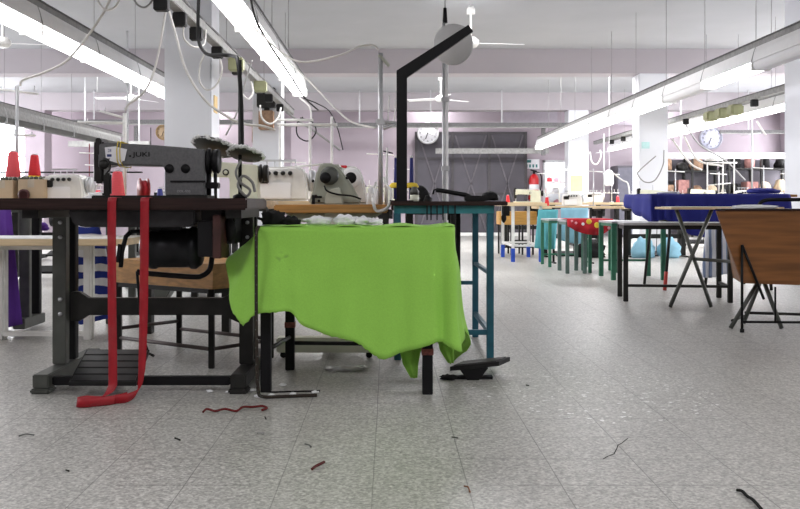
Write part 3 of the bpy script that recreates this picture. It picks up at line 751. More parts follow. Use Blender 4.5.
# (the second machine bed of the next bay)
# ------------------------------------------------------------------ station on the left with boxes and red cones
SL = table('machine_table', -2.62, -1.68, 5.62, 6.15, .752, .045, M_gsteel, M_lwood, 'machine table carrying cardboard boxes and red thread cones at the left edge', .04)
for X in (-2.12, ):
    pass
fr = thing('machine_stand', (-2.12, 5.5, 0), 'grey steel sewing stand frame beside the purple cloth at left', 'table frame')
for X, m in ((-2.12, M_gsteel),):
    MB().b2((X-.035, 5.28, .015), (X+.035, 5.60, .075), .004).build('foot', m, fr)
    MB().b2((X-.03, 5.36, .075), (X+.03, 5.40, .705), .003).build('leg', m, fr)
    MB().b2((X-.028, 5.52, .075), (X+.028, 5.56, .705), .003).build('leg', M_black, fr)
    MB().b2((X-.035, 5.3, .705), (X+.035, 5.60, .751), .003).build('bracket', m, fr)
def cbox(x0, x1, y0, y1, z0, z1, label, m=M_card):
    t = thing('cardboard_box', ((x0+x1)/2, (y0+y1)/2, z0), label, 'box')
    MB().b2((x0, y0, z0+.001), (x1, y1, z1), .003).build('carton', m, t)
    MB().b2(((x0+x1)/2-.02, y0-.001, z1-.05), ((x0+x1)/2+.02, y1+.001, z1+.001)).build('tape', mat('pale_tape', (.55, .48, .38), .5), t)
    return t
d = 5.75; k_ = d/F
cbox((-6-VX)*k_, (16-VX)*k_, 5.7, 5.9, .752, .752+.13, 'cardboard box under the thick red cone at the left edge')
cbox((21-VX)*k_, (47-VX)*k_, 5.7, 5.92, .752, .752+.135, 'cardboard box under the slim red cone with yellow base')
place(cones['pale_red'], ((10-VX)*k_, 5.8, .90), 0, 'thick pale red thread cone on the leftmost box', None, 1.35)
place(cones['red'], ((31.5-VX)*k_, 5.8, .91), 0, 'slim red thread cone on the box with yellow base', None, 1.1)
for px, z, w, mm_ in ((10, .883, 'thick pale red cone', M_wclo), (31, .888, 'slim red cone', M_wclo)):
    x = (px-VX)*k_
    t = thing('spool_plate', (x, 5.8, z), 'round spool plate with dark fluff holding the %s' % w, 'plate')
    MB().lathe([(0, .0), (.055, 0), (.066, .008), (.064, .012), (.04, .016), (0, .016)], (x, 5.8, z)).build('plate', mm_, t)
    MB().lathe([(.04, .015), (.055, .015), (.03, .026), (.0, .026)], (x, 5.8, z)).build('base_cap', M_yellow if px > 20 else M_white, t)
    mb = MB()
    for q in range(14):
        a = q*.45; mb.blob((x+.06*math.cos(a), 5.8+.08*math.sin(a), z+.008), (.014, .014, .013), .5, 3, 1, q, False)
    mb.build('fluff', mat('grey_lint', (.13, .14, .11), .95, var=.5, scale=60), t)
x = (22.5-VX)*5.65/F
tag(MB().lathe([(.026, -.01), (.036, -.01), (.036, .01), (.026, .01), (.026, -.01)], (x, 5.672, .790), (.2, 1, 0), 20).build('tape_roll', mat('dark_brown_tape', (.07, .015, .015), .4)), 'small dark red tape roll standing between the cardboard boxes', 'tape')
place(over_proto, ((67-VX)*5.85/F, 5.85, .753), 0, 'white overlock machine right of the cardboard boxes')
heap(90, 5.8, .752, (.05, .05, .02), M_wclo, 'white cloth scraps beside the left overlock machine', 21)
# pole with cross arm behind the boxes
def pole_stand(px, d, ztop, z0, armspec, label, m=M_lgrey, r=.011, cable=None):
    x = (px-VX)*d/F
    t = thing('thread_pole', (x, d, z0), label, 'thread stand')
    MB().cyl((x, d, z0), (x, d, ztop), r).build('pole', m, t)
    for (a, b, za, zb) in armspec:
        MB().cyl((x+a, d, za), (x+b, d, zb), .007).build('arm', M_white, t)
        for q in (a*.8, b*.8): MB().cyl((x+q, d, za-.01), (x+q, d, za+.02), .004, n=6).build('eyelet', M_lgrey, t)
    return t
d = 6.0
pole_stand(17, d, .74+(203-86)*d/F, .752, [(-.13, .14, .74+114*d/F, .74+109*d/F), (-.02, .12, .74+68*d/F, .74+67.5*d/F)], 'tall thread pole with cross arms rising between the red cones')
d = 5.3
pole_stand(124.6, d, .74+(203-113)*d/F, .752, [(-.14, 0, .74+92*d/F, .74+85*d/F), (-.27, 0, .74+81*d/F, .74+80*d/F)], 'white thread pole rising behind the arm of the grey machine', M_white)

# low white table left, purple and striped cloths
W = table('low_table', -2.36, -1.37, 4.78, 5.24, .552, .035, M_white, M_lwood, 'low white-legged table with pale wooden top at the left', .035, [(.03, 'flbr')], ledge=.24)
MB().b2((-2.35, 4.79, .552), (-1.38, 5.23, .556)).build('top_sheet', M_wclo, W)
def drape(cols, name, m, label, cat, rows=14, fold=.012, freq=14., solid=.003, seed=0., parent=None, sub=5):
    """cloth sheet: list of (top, bottom) points; folds deepen downwards"""
    Tt = cr([c[0] for c in cols], sub); Bb = cr([c[1] for c in cols], sub)
    mb = MB(); R = []
    for i in range(rows+1):
        v = i/rows; row = []
        for j, (a, b) in enumerate(zip(Tt, Bb)):
            t = Tt[min(j+1, len(Tt)-1)]-Tt[max(j-1, 0)]
            nrm = Vector((t.y, -t.x, 0)); nrm = nrm.normalized() if nrm.length > 1e-6 else Vector((0, -1, 0))
            s = j/len(Tt)
            f = fold*v**.8*(math.sin(s*freq*PI+seed)+.5*math.sin(s*freq*2.3*PI+seed*2+v*1.3))
            row.append(a.lerp(b, v)+nrm*f+Vector((0, 0, 0)))
        R.append(row)
    mb.grid(R)
    o = mb.build(name, m, parent, solid=solid)
    if parent is None: tag(o, label, cat)
    return o
drape([(Vector((-2.235, 5.29, .70)), Vector((-2.23, 5.27, .04))), (Vector((-2.19, 5.27, .70)), Vector((-2.17, 5.26, .03))), (Vector((-2.16, 5.27, .70)), Vector((-2.085, 5.262, .05)))], 'purple_garment', M_purple, 'purple garment hanging down behind the low white table at left', 'garment', freq=5, fold=.015)
heap(44, 6.3, .55, (.03, .03, .035), M_purple, 'small purple bundle hung under the left machine table', 8)
drape([(Vector((-1.87, 5.36, .60)), Vector((-1.87, 5.36, .02))), (Vector((-1.80, 5.33, .64)), Vector((-1.80, 5.33, .03))), (Vector((-1.70, 5.36, .62)), Vector((-1.70, 5.36, .05))), (Vector((-1.66, 5.40, .50)), Vector((-1.61, 5.40, .07)))], 'striped_garment', M_stripe, 'blue and white striped garment hanging behind the low white table', 'garment', freq=5, fold=.015)

# wooden bench behind the sewing table legs
A_, B_, C_, = Vector((-.79, 4.12, 0)), Vector((-1.31, 4.48, 0)), Vector((-1.08, 4.76, 0)); D2 = A_+(C_-B_)
Bn = thing('wooden_bench', tuple((A_+C_)/2), 'plywood box-seat bench on thin dark steel legs behind the sewing table', 'bench')
ctr = (A_+C_)/2
def q4(z0, z1, s=1.):
    return [ctr+(p-ctr)*s+Vector((0, 0, z0)) for p in (A_, B_, C_, D2)]
mb = MB(); slab(mb, q4(.355, 0, 1.06), .112); mb.build('seat', M_wood, Bn)
for p in (A_, B_, C_, D2): MB().b2((p.x-.013, p.y-.013, 0), (p.x+.013, p.y+.013, .355), .002).build('leg', M_dsteel, Bn)
mb = MB()
for a, b in ((A_, B_), (B_, C_), (C_, D2), (D2, A_)):
    mb.bar(a+Vector((0, 0, .344)), b+Vector((0, 0, .344)), .02)
mb.build('seat_frame', M_dsteel, Bn)
for a, b, z in ((A_, B_, .085), (B_, C_, .13), (C_, D2, .09), (D2, A_, .085)):
    MB().cyl(a+Vector((0, 0, z)), b+Vector((0, 0, z)), .009, n=8).build('footrest', mat('rusty_grey_steel', (.10, .08, .075), .5, .4, var=.3), Bn)
# ------------------------------------------------------------------ green cloth table
G = thing('small_table', (-.12, 3.8, 0), 'small dark-legged table under the lime green cloth', 'table')
MB().b2((-.50, 3.53, .612), (.235, 4.14, .638), .004).build('tabletop', M_wood, G)
for x, y in ((-.478, 3.61), (-.435, 4.09), (.153, 3.57), (.175, 4.05)):
    MB().b2((x-.02, y-.02, 0), (x+.02, y+.02, .612), .002).build('leg', M_black, G)
MB().cyl((-.478, 3.61, .16), (-.435, 4.09, .145), .009, n=8).cyl((.153, 3.57, .16), (.175, 4.05, .145), .009, n=8).cyl((-.435, 4.09, .118), (.175, 4.05, .118), .009, n=8).build('stretcher', M_dsteel, G)
for x, y, z in ((-.435, 4.09, .20), (.153, 3.57, .165)): MB().b2((x-.0225, y-.0225, z-.012), (x+.0225, y+.0225, z+.012)).build('red_tape', mat('faded_red_tape', (.22, .06, .05), .7, var=.5, scale=60), G)
zt = .645
def TB(x, y): return Vector((x, y, zt))
cols_ = [(TB(-.515, 4.12), Vector((-.53, 4.12, .56))), (TB(-.515, 3.95), Vector((-.56, 3.95, .52))), (TB(-.515, 3.75), at(227, 259, 3.70)), (TB(-.513, 3.60), at(232, 290, 3.56)),
   (TB(-.508, 3.54), at(238, 316, 3.50)), (TB(-.495, 3.52), at(244, 325, 3.48)), (TB(-.47, 3.51), at(257, 314, 3.475))]
for tx, bx_, by in ((276, 276, 312), (291, 291, 312), (300, 301, 324), (314, 314, 330), (330, 329, 336), (345, 344, 339), (358, 357, 343), (371, 370, 352), (383, 383, 359), (397, 398, 354), (411, 412, 350), (424, 427, 346), (436, 440, 342)):
    cols_.append((Vector(((tx-VX)*3.51/F, 3.51, zt)), at(bx_, by, 3.46)))
cols_ += [(TB(.225, 3.515), at(449, 347, 3.46)), (TB(.252, 3.53), at(459, 351, 3.49)), (TB(.26, 3.58), at(465, 340, 3.56)), (TB(.262, 3.70), at(463, 332, 3.7)), (TB(.262, 3.85), Vector((.31, 3.86, .12))), (TB(.262, 4.0), Vector((.285, 4.02, .04))), (TB(.262, 4.12), Vector((.28, 4.12, .2)))]
# drape sheet + top in one mesh
Tt = cr([c[0] for c in cols_], 6); Bb = cr([c[1] for c in cols_], 6)
mb = MB(); R = []; rows = 22
# top: from the perimeter towards the table centre line
cy = 3.83
for i in range(6):
    v = 1-i/6; row = []
    for p in Tt:
        tgt = Vector((max(-.50, min(.25, p.x)), 4.12, zt+.004))
        q = tgt.lerp(p, v); q.z = zt+.004+.006*noise.noise(q*9)*(1-v)+.004*math.sin(q.x*30); row.append(q)
    R.append(row)
for i in range(rows+1):
    v = i/rows; row = []
    for j, (a, b) in enumerate(zip(Tt, Bb)):
        t = Tt[min(j+1, len(Tt)-1)]-Tt[max(j-1, 0)]
        nrm = Vector((t.y, -t.x, 0)); nrm = nrm.normalized()
        x = a.x; s = j/len(Tt)
        fm = .0035+.016*max(0, (x-.02)/.24)+(.004 if x < -.49 else 0)
        f = fm*v**.7*(math.sin(s*58)+.5*math.sin(s*97+1.3))
        f += .006*v*math.sin(x*17+v*2.5)+.012*noise.noise(Vector((x*5, v*2.5, 3.3)))*min(1, v*4)
        # soft diagonal pull folds from the right corner
        dd = (x-.24)*.7+v*.42; f += .004*math.exp(-((dd)/.05)**2)*min(1, v*3)+.004*math.exp(-((x+.02)*.7+v*.3)**2/.0025)*min(1, v*3)
        q = a.lerp(b, v); 
        if v == 0: q.z += .002
        jag = .006*noise.noise(Vector((s*160, 0, 0))) if i == rows else 0
        row.append(q+nrm*f+Vector((0, 0, jag)))
    R.append(row)
mb.grid(R)
# dangling corner tips behind the front hem
mb.grid([[at(406+i*2.4, 340, 3.64) for i in range(10)], [at(400+i*2.3, 352, 3.63)+Vector((0, .01*math.sin(i), 0)) for i in range(10)], [at(403+i*1.7, 364, 3.61)+Vector((0, .012*math.sin(i), 0)) for i in range(10)], [at(411+i*.7, 378, 3.6)+Vector((0, .005*math.sin(i), 0)) for i in range(10)]])
mb.grid([[at(436+i*2.2, 335, 3.62) for i in range(9)], [at(440+i*1.7, 350, 3.62)+Vector((0, .012*math.sin(i*1.4), 0)) for i in range(9)], [at(448+i*.7, 363, 3.62) for i in range(9)]])
gc = mb.build('green_cloth', M_green, solid=.002)
tag(gc, 'lime green cloth with ragged hem draped over the small table in the middle', 'cloth')
# stains on the cloth: two small smudges with shape of their own
# strap hanging in front of the cloth, from the table corner
ptsS = [Vector((-.495, 3.53, .648)), Vector((-.497, 3.485, .640)), Vector((-.497, 3.47, .60)), Vector((-.495, 3.455, .45)), Vector((-.494, 3.452, .30)), Vector((-.492, 3.452, .15)), Vector((-.488, 3.455, .035)), Vector((-.47, 3.46, .012)), Vector((-.41, 3.47, .010)), Vector((-.33, 3.49, .009)), Vector((-.27, 3.50, .009))]
t = thing('braided_strap', tuple(ptsS[-1]), 'dark studded strap hanging in front of the green cloth down to the floor', 'strap')
MB().tube(cr(ptsS, 6), .0065, 6).build('cord', mat('dark_brown_cord', (.035, .028, .022), .8), t)
for q in cr(ptsS, 9)[14:64:2]: MB().lathe([(0, -.0095), (.0022, -.0095), (.0022, -.005)], q+Vector((.003*math.sin(q.z*90), 0, 0)), (0, 1, 0), 6).build('stud', M_gsteel, t)
# white lace frills and black cloth on the green cloth
hts = [(318, .05, .020), (347, .045, .024), (362, .05, .020), (375, .03, .016)]
for i, (px, s, h) in enumerate(hts):
    heap(px, 3.75, .652, (s, .035, h), M_wclo, 'crumpled white lace on the green cloth, %s from the left' % ['first', 'second', 'third', 'fourth'][i], 30+i, .7, 'lace_scrap', 'cloth', 6)
heap(274, 3.72, .652, (.045, .05, .035), M_bclo, 'black bundle of cloth at the left end of the green cloth', 41, .6)
heap(291, 3.70, .652, (.035, .04, .022), M_bclo, 'flat black rag beside the black bundle on the green cloth', 42, .6)
# ------------------------------------------------------------------ wood-edged machine table with sage machine
Wt = thing('machine_table', (-.3, 5.4, 0), 'wood-edged machine table behind the green cloth, on white base beams', 'table')
MB().b2((-.605, 4.88, .687), (.0, 6.1, .731), .006).build('tabletop', M_wood, Wt)
MB().prism([(-.56, .687), (-.03, .687), (-.10, .635), (-.50, .635)], 4.95, 5.9, .006).build('belly_pan', mat('pale_green_pan', (.42, .46, .36), .5), Wt)
for y in (4.36, 5.95):
    MB().b2((-.53, y, .03), (.02 if y > 5 else -.06, y+.09, .10), .006).build('base_beam', M_cream if y < 5 else M_white, Wt)
MB().b2((-.33, 4.43, .05), (-.25, 5.98, .095)).build('base_spine', M_cream, Wt)
for y in (4.94, 5.86): MB().b2((-.34, y, .095), (-.24, y+.08, .687)).build('leg', M_cream, Wt)
for x, y in ((-.5, 4.40), (-.09, 4.40), (-.5, 5.99), (-.05, 5.99)): MB().cyl((x, y-.01, .016), (x, y+.012, .016), .0155).b2((x-.006, y-.006, .02), (x+.006, y+.006, .04)).build('castor', M_rubber, Wt)
# sage machine seen from its hand-wheel end
S = thing('sewing_machine', (-.28, 5.2, .731), 'grey-green sewing machine seen end-on above the wood-edged table', 'sewing machine')
k5 = 5.0/F
def PX(px): return (px-VX)*k5
def PZ(py): return .74-(py-VY)*k5
MB().prism([(PX(308), .732), (PX(313), PZ(190)), (PX(316), PZ(172)), (PX(321), PZ(163)), (PX(334), PZ(163)), (PX(341), PZ(170)), (PX(352), PZ(185)), (PX(362), .732)], 5.0, 5.14, .012).build('column', M_sage, S)
MB().b2((PX(316), 5.15, PZ(178)), (PX(340), 5.42, PZ(163)), .015).b2((PX(316), 5.38, .732+.03), (PX(338), 5.44, PZ(165)), .01).build('arm', M_sage, S)
MB().prism([(PX(325), .733), (PX(326), PZ(195)), (PX(331), PZ(189)), (PX(340), PZ(187)), (PX(344), .733)], 4.95, 5.0, .006).build('oil_cover', mat('pale_sage_enamel', (.48, .50, .42), .4), S)
MB().lathe([(0, -.05), (.032, -.05), (.05, -.04), (.046, -.028), (.04, -.02), (.046, -.01), (.042, 0), (0, 0)], (PX(330), 5.0, PZ(176)), (0, 1, 0), 26).build('hand_wheel', M_gsteel, S)
MB().lathe([(0, -.004), (.03, -.004), (.03, 0)], (PX(326), 4.951, PZ(178)), (0, 1, 0), 22).build('wheel_cap', M_black, S)
MB().tube(cr([(PX(325), 4.945, PZ(186)), (PX(328), 4.93, PZ(191)), (PX(338), 4.93, PZ(194.5)), (PX(352), 4.94, PZ(196)), (PX(361), 4.97, PZ(199))]), .005, 6).build('cable', M_rubber, S)
for px, py in ((313, 181), (319, 201), (316, 196), (347, 178)): MB().lathe([(0, -.006), (.008, -.006), (.008, .0)], (PX(px), 5.0, PZ(py)), (0, 1, 0), 10).build('screw', M_black, S)
MB().b2((PX(312), 4.985, PZ(204)), (PX(315), 5.0, PZ(195))).b2((PX(312), 4.99, PZ(198)), (PX(322), 5.0, PZ(196))).build('gauge', M_black, S)
# second machine beside it, white rimmed wheel
S2 = thing('sewing_machine', (-.18, 5.6, .731), 'white machine with red stripe and white-rimmed hand wheel beside the grey-green one', 'sewing machine')
k6 = 5.5/F
def QX(px): return (px-VX)*k6
def QZ(py): return .74-(py-VY)*k6
MB().prism([(QX(341), .733), (QX(339), QZ(168)), (QX(345), QZ(165)), (QX(358), QZ(167)), (QX(363), QZ(178)), (QX(368), .733)], 5.5, 5.75, .012).build('body', M_white, S2)
MB().lathe([(.03, -.03), (.058, -.03), (.062, -.015), (.058, 0), (.03, 0), (.03, -.03)], (QX(351), 5.5, QZ(178)), (0, 1, 0), 26).build('hand_wheel', M_refl, S2)
MB().lathe([(0, -.036), (.012, -.036), (.034, -.03), (.034, 0)], (QX(351), 5.5, QZ(178)), (0, 1, 0), 20).build('wheel_hub', M_black, S2)
MB().b2((QX(337), 5.49, QZ(168)), (QX(347), 5.6, QZ(165.5)), .003).build('red_stripe', M_red, S2)
heap(366, 5.85, .731, (.05, .05, .02), M_wclo, 'white scraps beside the white-rimmed hand wheel machine', 52)
# clutter right of the wood-edged table's machines
for i, (px, d, c, w) in enumerate([(371, 5.35, 'white', 'left of the grey pole'), (377, 5.9, 'white', 'just behind the grey pole')]):
    place(cones[c], ((px-VX)*d/F, d, .732), 0, 'small white thread cone %s' % w, None, .8)
place(over_proto, ((283-VX)*6.6/F, 6.6, .754), 0, 'white overlock machine with dark knobs left of the grey-green machine', None, 1.45)
table('machine_table', -1.35, -.35, 6.3, 6.9, .753, .045, M_dsteel, M_lwood, 'table carrying the white overlock machine under the tubular frame', .04, [(.3, 'b')])
place(gf_proto, ((310-VX)*6.75/F, 6.75, .754), 0, 'white tubular thread frame above the overlock machine behind the track')
# grey pole with lamp head and loops
d = 5.75; x = (380.5-VX)*d/F
t = thing('lamp_pole', (x, d, .731), 'slim grey pole with small tilted lamp head left of the black bracket', 'lamp')
MB().cyl((x, d, .731), (x, d, .74+(203-53)*d/F), .015).build('pole', M_lgrey, t)
MB().bar((x-.012, d, .74+148*d/F), (x+.055, d, .74+137*d/F), .035, .02, .004).build('lamp_head', M_sage, t)
MB().cyl((x-.03, d, .74+82*d/F), (x+.11, d, .74+80*d/F), .009).cyl((x+.02, d, .74+74*d/F), (x+.1, d, .74+79*d/F), .008).b2((x-.025, d-.02, .74+78*d/F), (x+.03, d+.02, .74+84*d/F), .004).build('cross_arm', M_lgrey, t)
for q, h in ((.045, 38), (.085, 33)): MB().cyl((x+q, d, .74+79*d/F), (x+q+.01, d, .74+(79+h*.75)*d/F), .004, n=6).build('thread_finger', M_white, t)
x2 = (388-VX)*5.65/F
t = thing('thread_pole', (x2, 5.65, .731), 'thin white thread post between grey pole and black bracket', 'thread stand')
MB().cyl((x2-.01, 5.65, .731), (x2-.005, 5.65, 1.08), .013, .006).build('post', M_white, t)
MB().cyl((x2-.03, 5.65, 1.06), (x2+.03, 5.65, 1.045), .004, n=6).build('hook', M_black, t)
# ------------------------------------------------------------------ teal table with black bracket
TT = thing('work_table', (.26, 4.75, 0), 'teal steel work table with dark top right of the green cloth', 'table')
MB().b2((.012, 4.30, .728), (.56, 5.12, .748), .003).build('tabletop', M_edge, TT)
MB().b2((.03, 4.33, .69), (.50, 4.355, .728), .002).b2((.03, 5.07, .69), (.50, 5.095, .728), .002).b2((.03, 4.33, .69), (.055, 5.09, .728), .002).b2((.475, 4.33, .69), (.50, 5.09, .728), .002).build('apron', M_teal, TT)
for x, y in ((.482, 4.345), (.482, 5.08), (.045, 4.345), (.045, 5.08)):
    MB().b2((x-.016, y-.016, 0), (x+.016, y+.016, .69), .002).build('leg', M_teal2, TT)
for z in (.13, .30):
    mb = MB()
    if z < .2: mb.b2((.482-.01, 4.345, z-.012), (.482+.01, 5.08, z+.012)).b2((.045, 4.335, z-.012), (.482, 4.355, z+.012)).b2((.035, 4.345, z-.012), (.055, 5.08, z+.012))
    else: mb.b2((.045, 5.07, z-.01), (.482, 5.09, z+.01)).b2((.472, 4.345, z+.1), (.492, 5.08, z+.116))
    mb.build('stretcher', M_teal2, TT)
mb = MB()
for px in (427, 431, 437, 443, 448, 455): mb.b2(((px-VX)*4.31/F-.003, 4.305, .66), ((px-VX)*4.31/F+.003, 4.312, .728))
mb.build('hooks', M_black, TT)
MB().b2((.385-.012, 5.04, 0), (.385+.012, 5.07, .69)).build('centre_leg', M_black, TT)
# black bracket lamp arm
ax = (401.5-VX)*4.7/F
t = thing('angled_bracket', (ax, 4.7, .748), 'tall black flat-steel bracket with sloping top standing on the teal table', 'bracket')
Y0 = 4.7; kk = Y0/F
MB().prism([((396.5-VX)*kk, .7485), ((407-VX)*kk, .7485), ((407-VX)*kk, .74+(203-78)*kk), ((473-VX)*kk, .74+(203-32)*kk), ((468-VX)*kk, .74+(203-25.5)*kk), ((396.5-VX)*kk, .74+(203-71)*kk)], Y0-.02, Y0+.02, .001).build('bracket_bar', M_black, t)
MB().b2((ax-.06, Y0-.05, .7481), (ax+.06, Y0+.05, .754)).build('base_plate', M_black, t)
# galvanised pole from the ceiling with round disc
d = 5.6; px_ = (445-VX)*d/F
t = thing('service_pole', (px_, d, .0), 'double galvanised service pole right of the black bracket', 'pole')
MB().cyl((px_-.008, d, 0), (px_-.008, d, .74+(203-22)*d/F), .0095).build('conduit', M_lgrey, t)
MB().cyl((px_+.012, d+.005, 0), (px_+.012, d+.005, .74+(203-30)*d/F), .0085).build('conduit', M_refl, t)
for z in (.95, 1.37, 1.78): MB().b2((px_-.022, d-.012, z-.015), (px_+.026, d+.016, z+.015), .003).build('clip', M_lgrey, t)
MB().cyl((px_, d, .74+180*d/F), (px_, d, .74+195*d/F), .016, .010).build('end_cap', M_black, t)
MB().cyl((px_, d, .74+193*d/F), (px_, d, ZC), .004, n=6).build('suspension_rod', M_gcable, t)
d2 = 5.3; cx = (453-VX)*d2/F; cz = .74+(203-44.5)*d2/F
t = thing('lamp_disc', (cx, d2, cz), 'round pale grey disc mounted high behind the sloping black bracket', 'disc')
MB().lathe([(0, -.006), (.112, -.006), (.118, 0), (.112, .006), (0, .006)], (cx, d2, cz), (.25, 1, .15), 36).build('disc', M_plate, t)
MB().cyl((cx-.02, d2+.006, cz), (px_, d-.012, cz-.0), .008).build('mount', M_black, t)
MB().lathe([(0, -.014), (.012, -.012), (.012, -.004)], (cx-.02, d2, cz), (.25, 1, .15), 12).build('hub', M_gcable, t)
# staple-press like black tool on the teal table
t = thing('hand_tool', (.36, 4.6, .748), 'black long-handled hand tool lying on the teal table', 'tool')
mb = MB(); mb.tube([at(436, 190, 4.45), at(444, 191, 4.45), at(466, 195, 4.45), at(474, 199, 4.45)], .011, 8); mb.tube([at(433, 194, 4.45), at(434, 190, 4.45), at(437, 189.5, 4.45)], .005, 6); mb.build('handle', M_black, t)
MB().bar(at(468, 201, 4.45), at(497, 196, 4.45), .05, .028, .006).b2((.372, 4.42, .7485), (.45, 4.50, .775), .004).build('jaw', M_rubber, t)
MB().blob((.50, 4.46, .768), (.04, .035, .03), .4, 3, 2, 3).build('clamp', M_black, t)
t = thing('hanging_clamp', (.55, 4.29, .66), 'small black clamp hanging at the right end of the teal table', 'clamp')
MB().b2((.535, 4.27, .68), (.565, 4.33, .727)).blob((.54, 4.285, .67), (.014, .012, .02), .5, 3, 2, 5, False).build('clamp_body', M_black, t)
# bottle / spools on the table
d = 4.85; x = (414.5-VX)*d/F
t = thing('oil_bottle', (x, d, .748), 'small cream and grey oil bottle on the teal table by the bracket', 'bottle')
MB().lathe([(0, .001), (.022, .001), (.024, .01), (.024, .035), (0.0, .036)], (x, d, .748)).build('base', M_cream, t)
MB().lathe([(.024, .036), (.024, .055), (.014, .07), (.014, .078), (0, .078)], (x, d, .748)).build('cap', M_gsteel, t)
for px, w, dd in ((411.5, 'right of the black bracket', 6.0), (396, 'left of the black bracket', 6.0)):
    x = (px-VX)*dd/F
    t = thing('thread_tower', (x, dd, .731), 'navy thread cone on yellow base %s' % w, 'thread cone')
    MB().cyl((x, dd, .765), (x, dd, .74+(203-158)*dd/F), .017, .011).build('thread', M_navy, t)
    MB().lathe([(.0, .245), (.008, .245), (.01, .257), (0, .26)], (x, dd, .79)).build('tip', M_refl, t)
    MB().lathe([(0, 0), (.045, .0), (.048, .01), (.035, .03), (.02, .035), (0, .035)], (x, dd, .74+15*dd/F)).build('base_cap', M_yellow, t)
    MB().cyl((x, dd, .7315), (x, dd, .80), .008).lathe([(0, 0), (.03, 0), (.03, .006), (0, .006)], (x, dd, .7315)).build('stem', M_dsteel, t)
table('machine_table', .02, .54, 5.75, 6.3, .731, .04, M_dsteel, M_edge, 'dark machine table behind the teal work table', .035, ledge=.1)
x = (421-VX)*5.9/F
o = tag(MB().blob((x, 5.9, .775), (.055, .05, .075), .25, 2, 3, 77).build('black_machine_head', M_rubber), 'black rounded motor cover on the table behind the oil bottle', 'machine part')
o = tag(MB().blob(((428-VX)*5.8/F, 5.83, .752), (.03, .03, .038), .3, 2.5, 2, 78).build('black_spool', M_rubber), 'small black spool beside the black rounded motor cover', 'spool')
o = tag(MB().lathe([(0, 0), (.03, 0), (.055, .02), (.055, .03), (.0, .035)], ((418-VX)*6.1/F, 6.1, .731), (0, 0, 1), 18).build('plastic_dish', mat('clear_white_plastic', (.8, .82, .85), .3)), 'white plastic dish behind the oil bottle', 'dish')
mb = MB()
# treadle plate on the floor to the right
t = thing('foot_pedal', (.44, 4.1, 0), 'black foot pedal tilted on the floor under the teal table', 'pedal')
P0 = [at(450, 371, 3.84), at(499, 366, 3.84), at(510, 361, 3.97), at(461, 366, 3.97)]
mb = MB(); slab(mb, P0, .018); mb.build('plate', M_rubber, t)
mb = MB(); slab(mb, [p.lerp(sum(P0, Vector())/4, .14)+Vector((0, 0, .0175)) for p in P0], .005); mb.build('tread', mat('worn_grey_rubber', (.05, .045, .045), .5, var=.3), t)
MB().prism([(.30, .044), (.42, .052), (.38, .0), (.33, .0)], 3.84, 3.94, .002).b2((.27, 3.86, .0), (.44, 3.90, .012)).build('pivot', M_black, t)
heap(449, 3.86, 0, (.035, .03, .012), M_bclo, 'small dark lint heap at the left end of the foot pedal', 61)

# ------------------------------------------------------------------ disc thread stand in front of the cream machine
d = 3.93; x = (240-VX)*d/F
t = thing('disc_thread_stand', (x, d, .758), 'black pole stand with two tilted oval spool plates right of the grey machine', 'thread stand')
MB().cyl((x, d, .759), (x, d, .74+(203-60)*d/F), .008).lathe([(0, 0), (.03, 0), (.03, .012), (.012, .02)], (x, d, .759)).build('pole', M_black, t)
for cx_, cz_, r, ax_, n in ((214, 149, .100, (.22, .36, 1), 0), (245, 156, .08, (.14, .34, 1), 1)):
    c = at(cx_, cz_, d)
    MB().lathe([(0, .0), (r*.9, 0), (r, .012), (r*.97, .014), (r*.88, .006), (0, .006)], c, ax_, 26).build('spool_plate', M_gsteel, t)
    mb = MB(); zz = Vector(ax_).normalized(); xx = zz.orthogonal().normalized(); yy = zz.cross(xx)
    rl = random.Random(n+3)
    for q in range(30):
        a = q*2*PI/30; mb.blob(c+(xx*math.cos(a)+yy*math.sin(a))*r*(.84+.06*rl.random())+zz*(.008+.008*rl.random()), (.018, .018, .010), .6, 3, 1, q+n*40, False)
    mb.build('lint_rim', mat('pale_lint', (.72, .73, .70), .95, var=.4, scale=50), t)
MB().tube(cr([at(241, 160, d-.02), at(236, 172, d-.03), at(240, 182, d-.03), at(250, 190, d-.03), at(246, 196, d-.03), at(238, 186, d-.03), at(243, 176, d-.03), at(252, 182, d-.03), at(255, 192, d-.03)]), .006, 6).build('coiled_cable', M_gcable, t)

# ------------------------------------------------------------------ cables
def cable(pts, r, m, label, name='hanging_cable'):
    return tag(MB().tube(cr(pts, 8), r, 6).build(name, m), label, 'cable')
cable([at(20, 86, 6.0), at(23, 80, 6.0), at(40, 74, 6.), at(62, 64, 6), at(75, 52, 6), at(90, 33, 6), at(105, 10, 6), at(112, -6, 6)], .009, M_wcable, 'white cable curving up from the left thread pole across the lit lamp row')
cable([at(125, 111, 5.3), at(128, 105, 5.3), at(140, 96, 5.3), at(150, 82, 5.3), at(158, 55, 5.3), at(166, 10, 5.3), at(167, 6, 5.3)], .007, M_wcable, 'cream cable rising from the white thread pole to the first black box')
cable([at(168, 8, 5.25), at(176, 35, 5.25), at(186, 70, 5.25), at(205, 100, 5.25), at(228, 117, 5.25), at(245, 124, 5.25), at(262, 126, 5.25), at(275, 130, 5.3)], .0075, M_wcable, 'long white cable sagging in front of the near white column')
cable([at(199, -8, 4.9), at(198, 20, 4.9), at(199, 42, 4.9), at(207, 54, 4.8), at(222, 55, 4.7), at(233, 56, 4.6), at(238, 62, 4.0), at(241, 100, 3.92), at(242, 150, 3.92)], .010, M_rubber, 'thick black cable dropping past the track down to the disc thread stand')
cable([at(184, 22, 5.66), at(184, 38, 5.7), at(194, 47, 5.8), at(204, 44, 5.9), at(206, 30, 6.1)], .006, M_wcable, 'short white cable loop under the second black box')
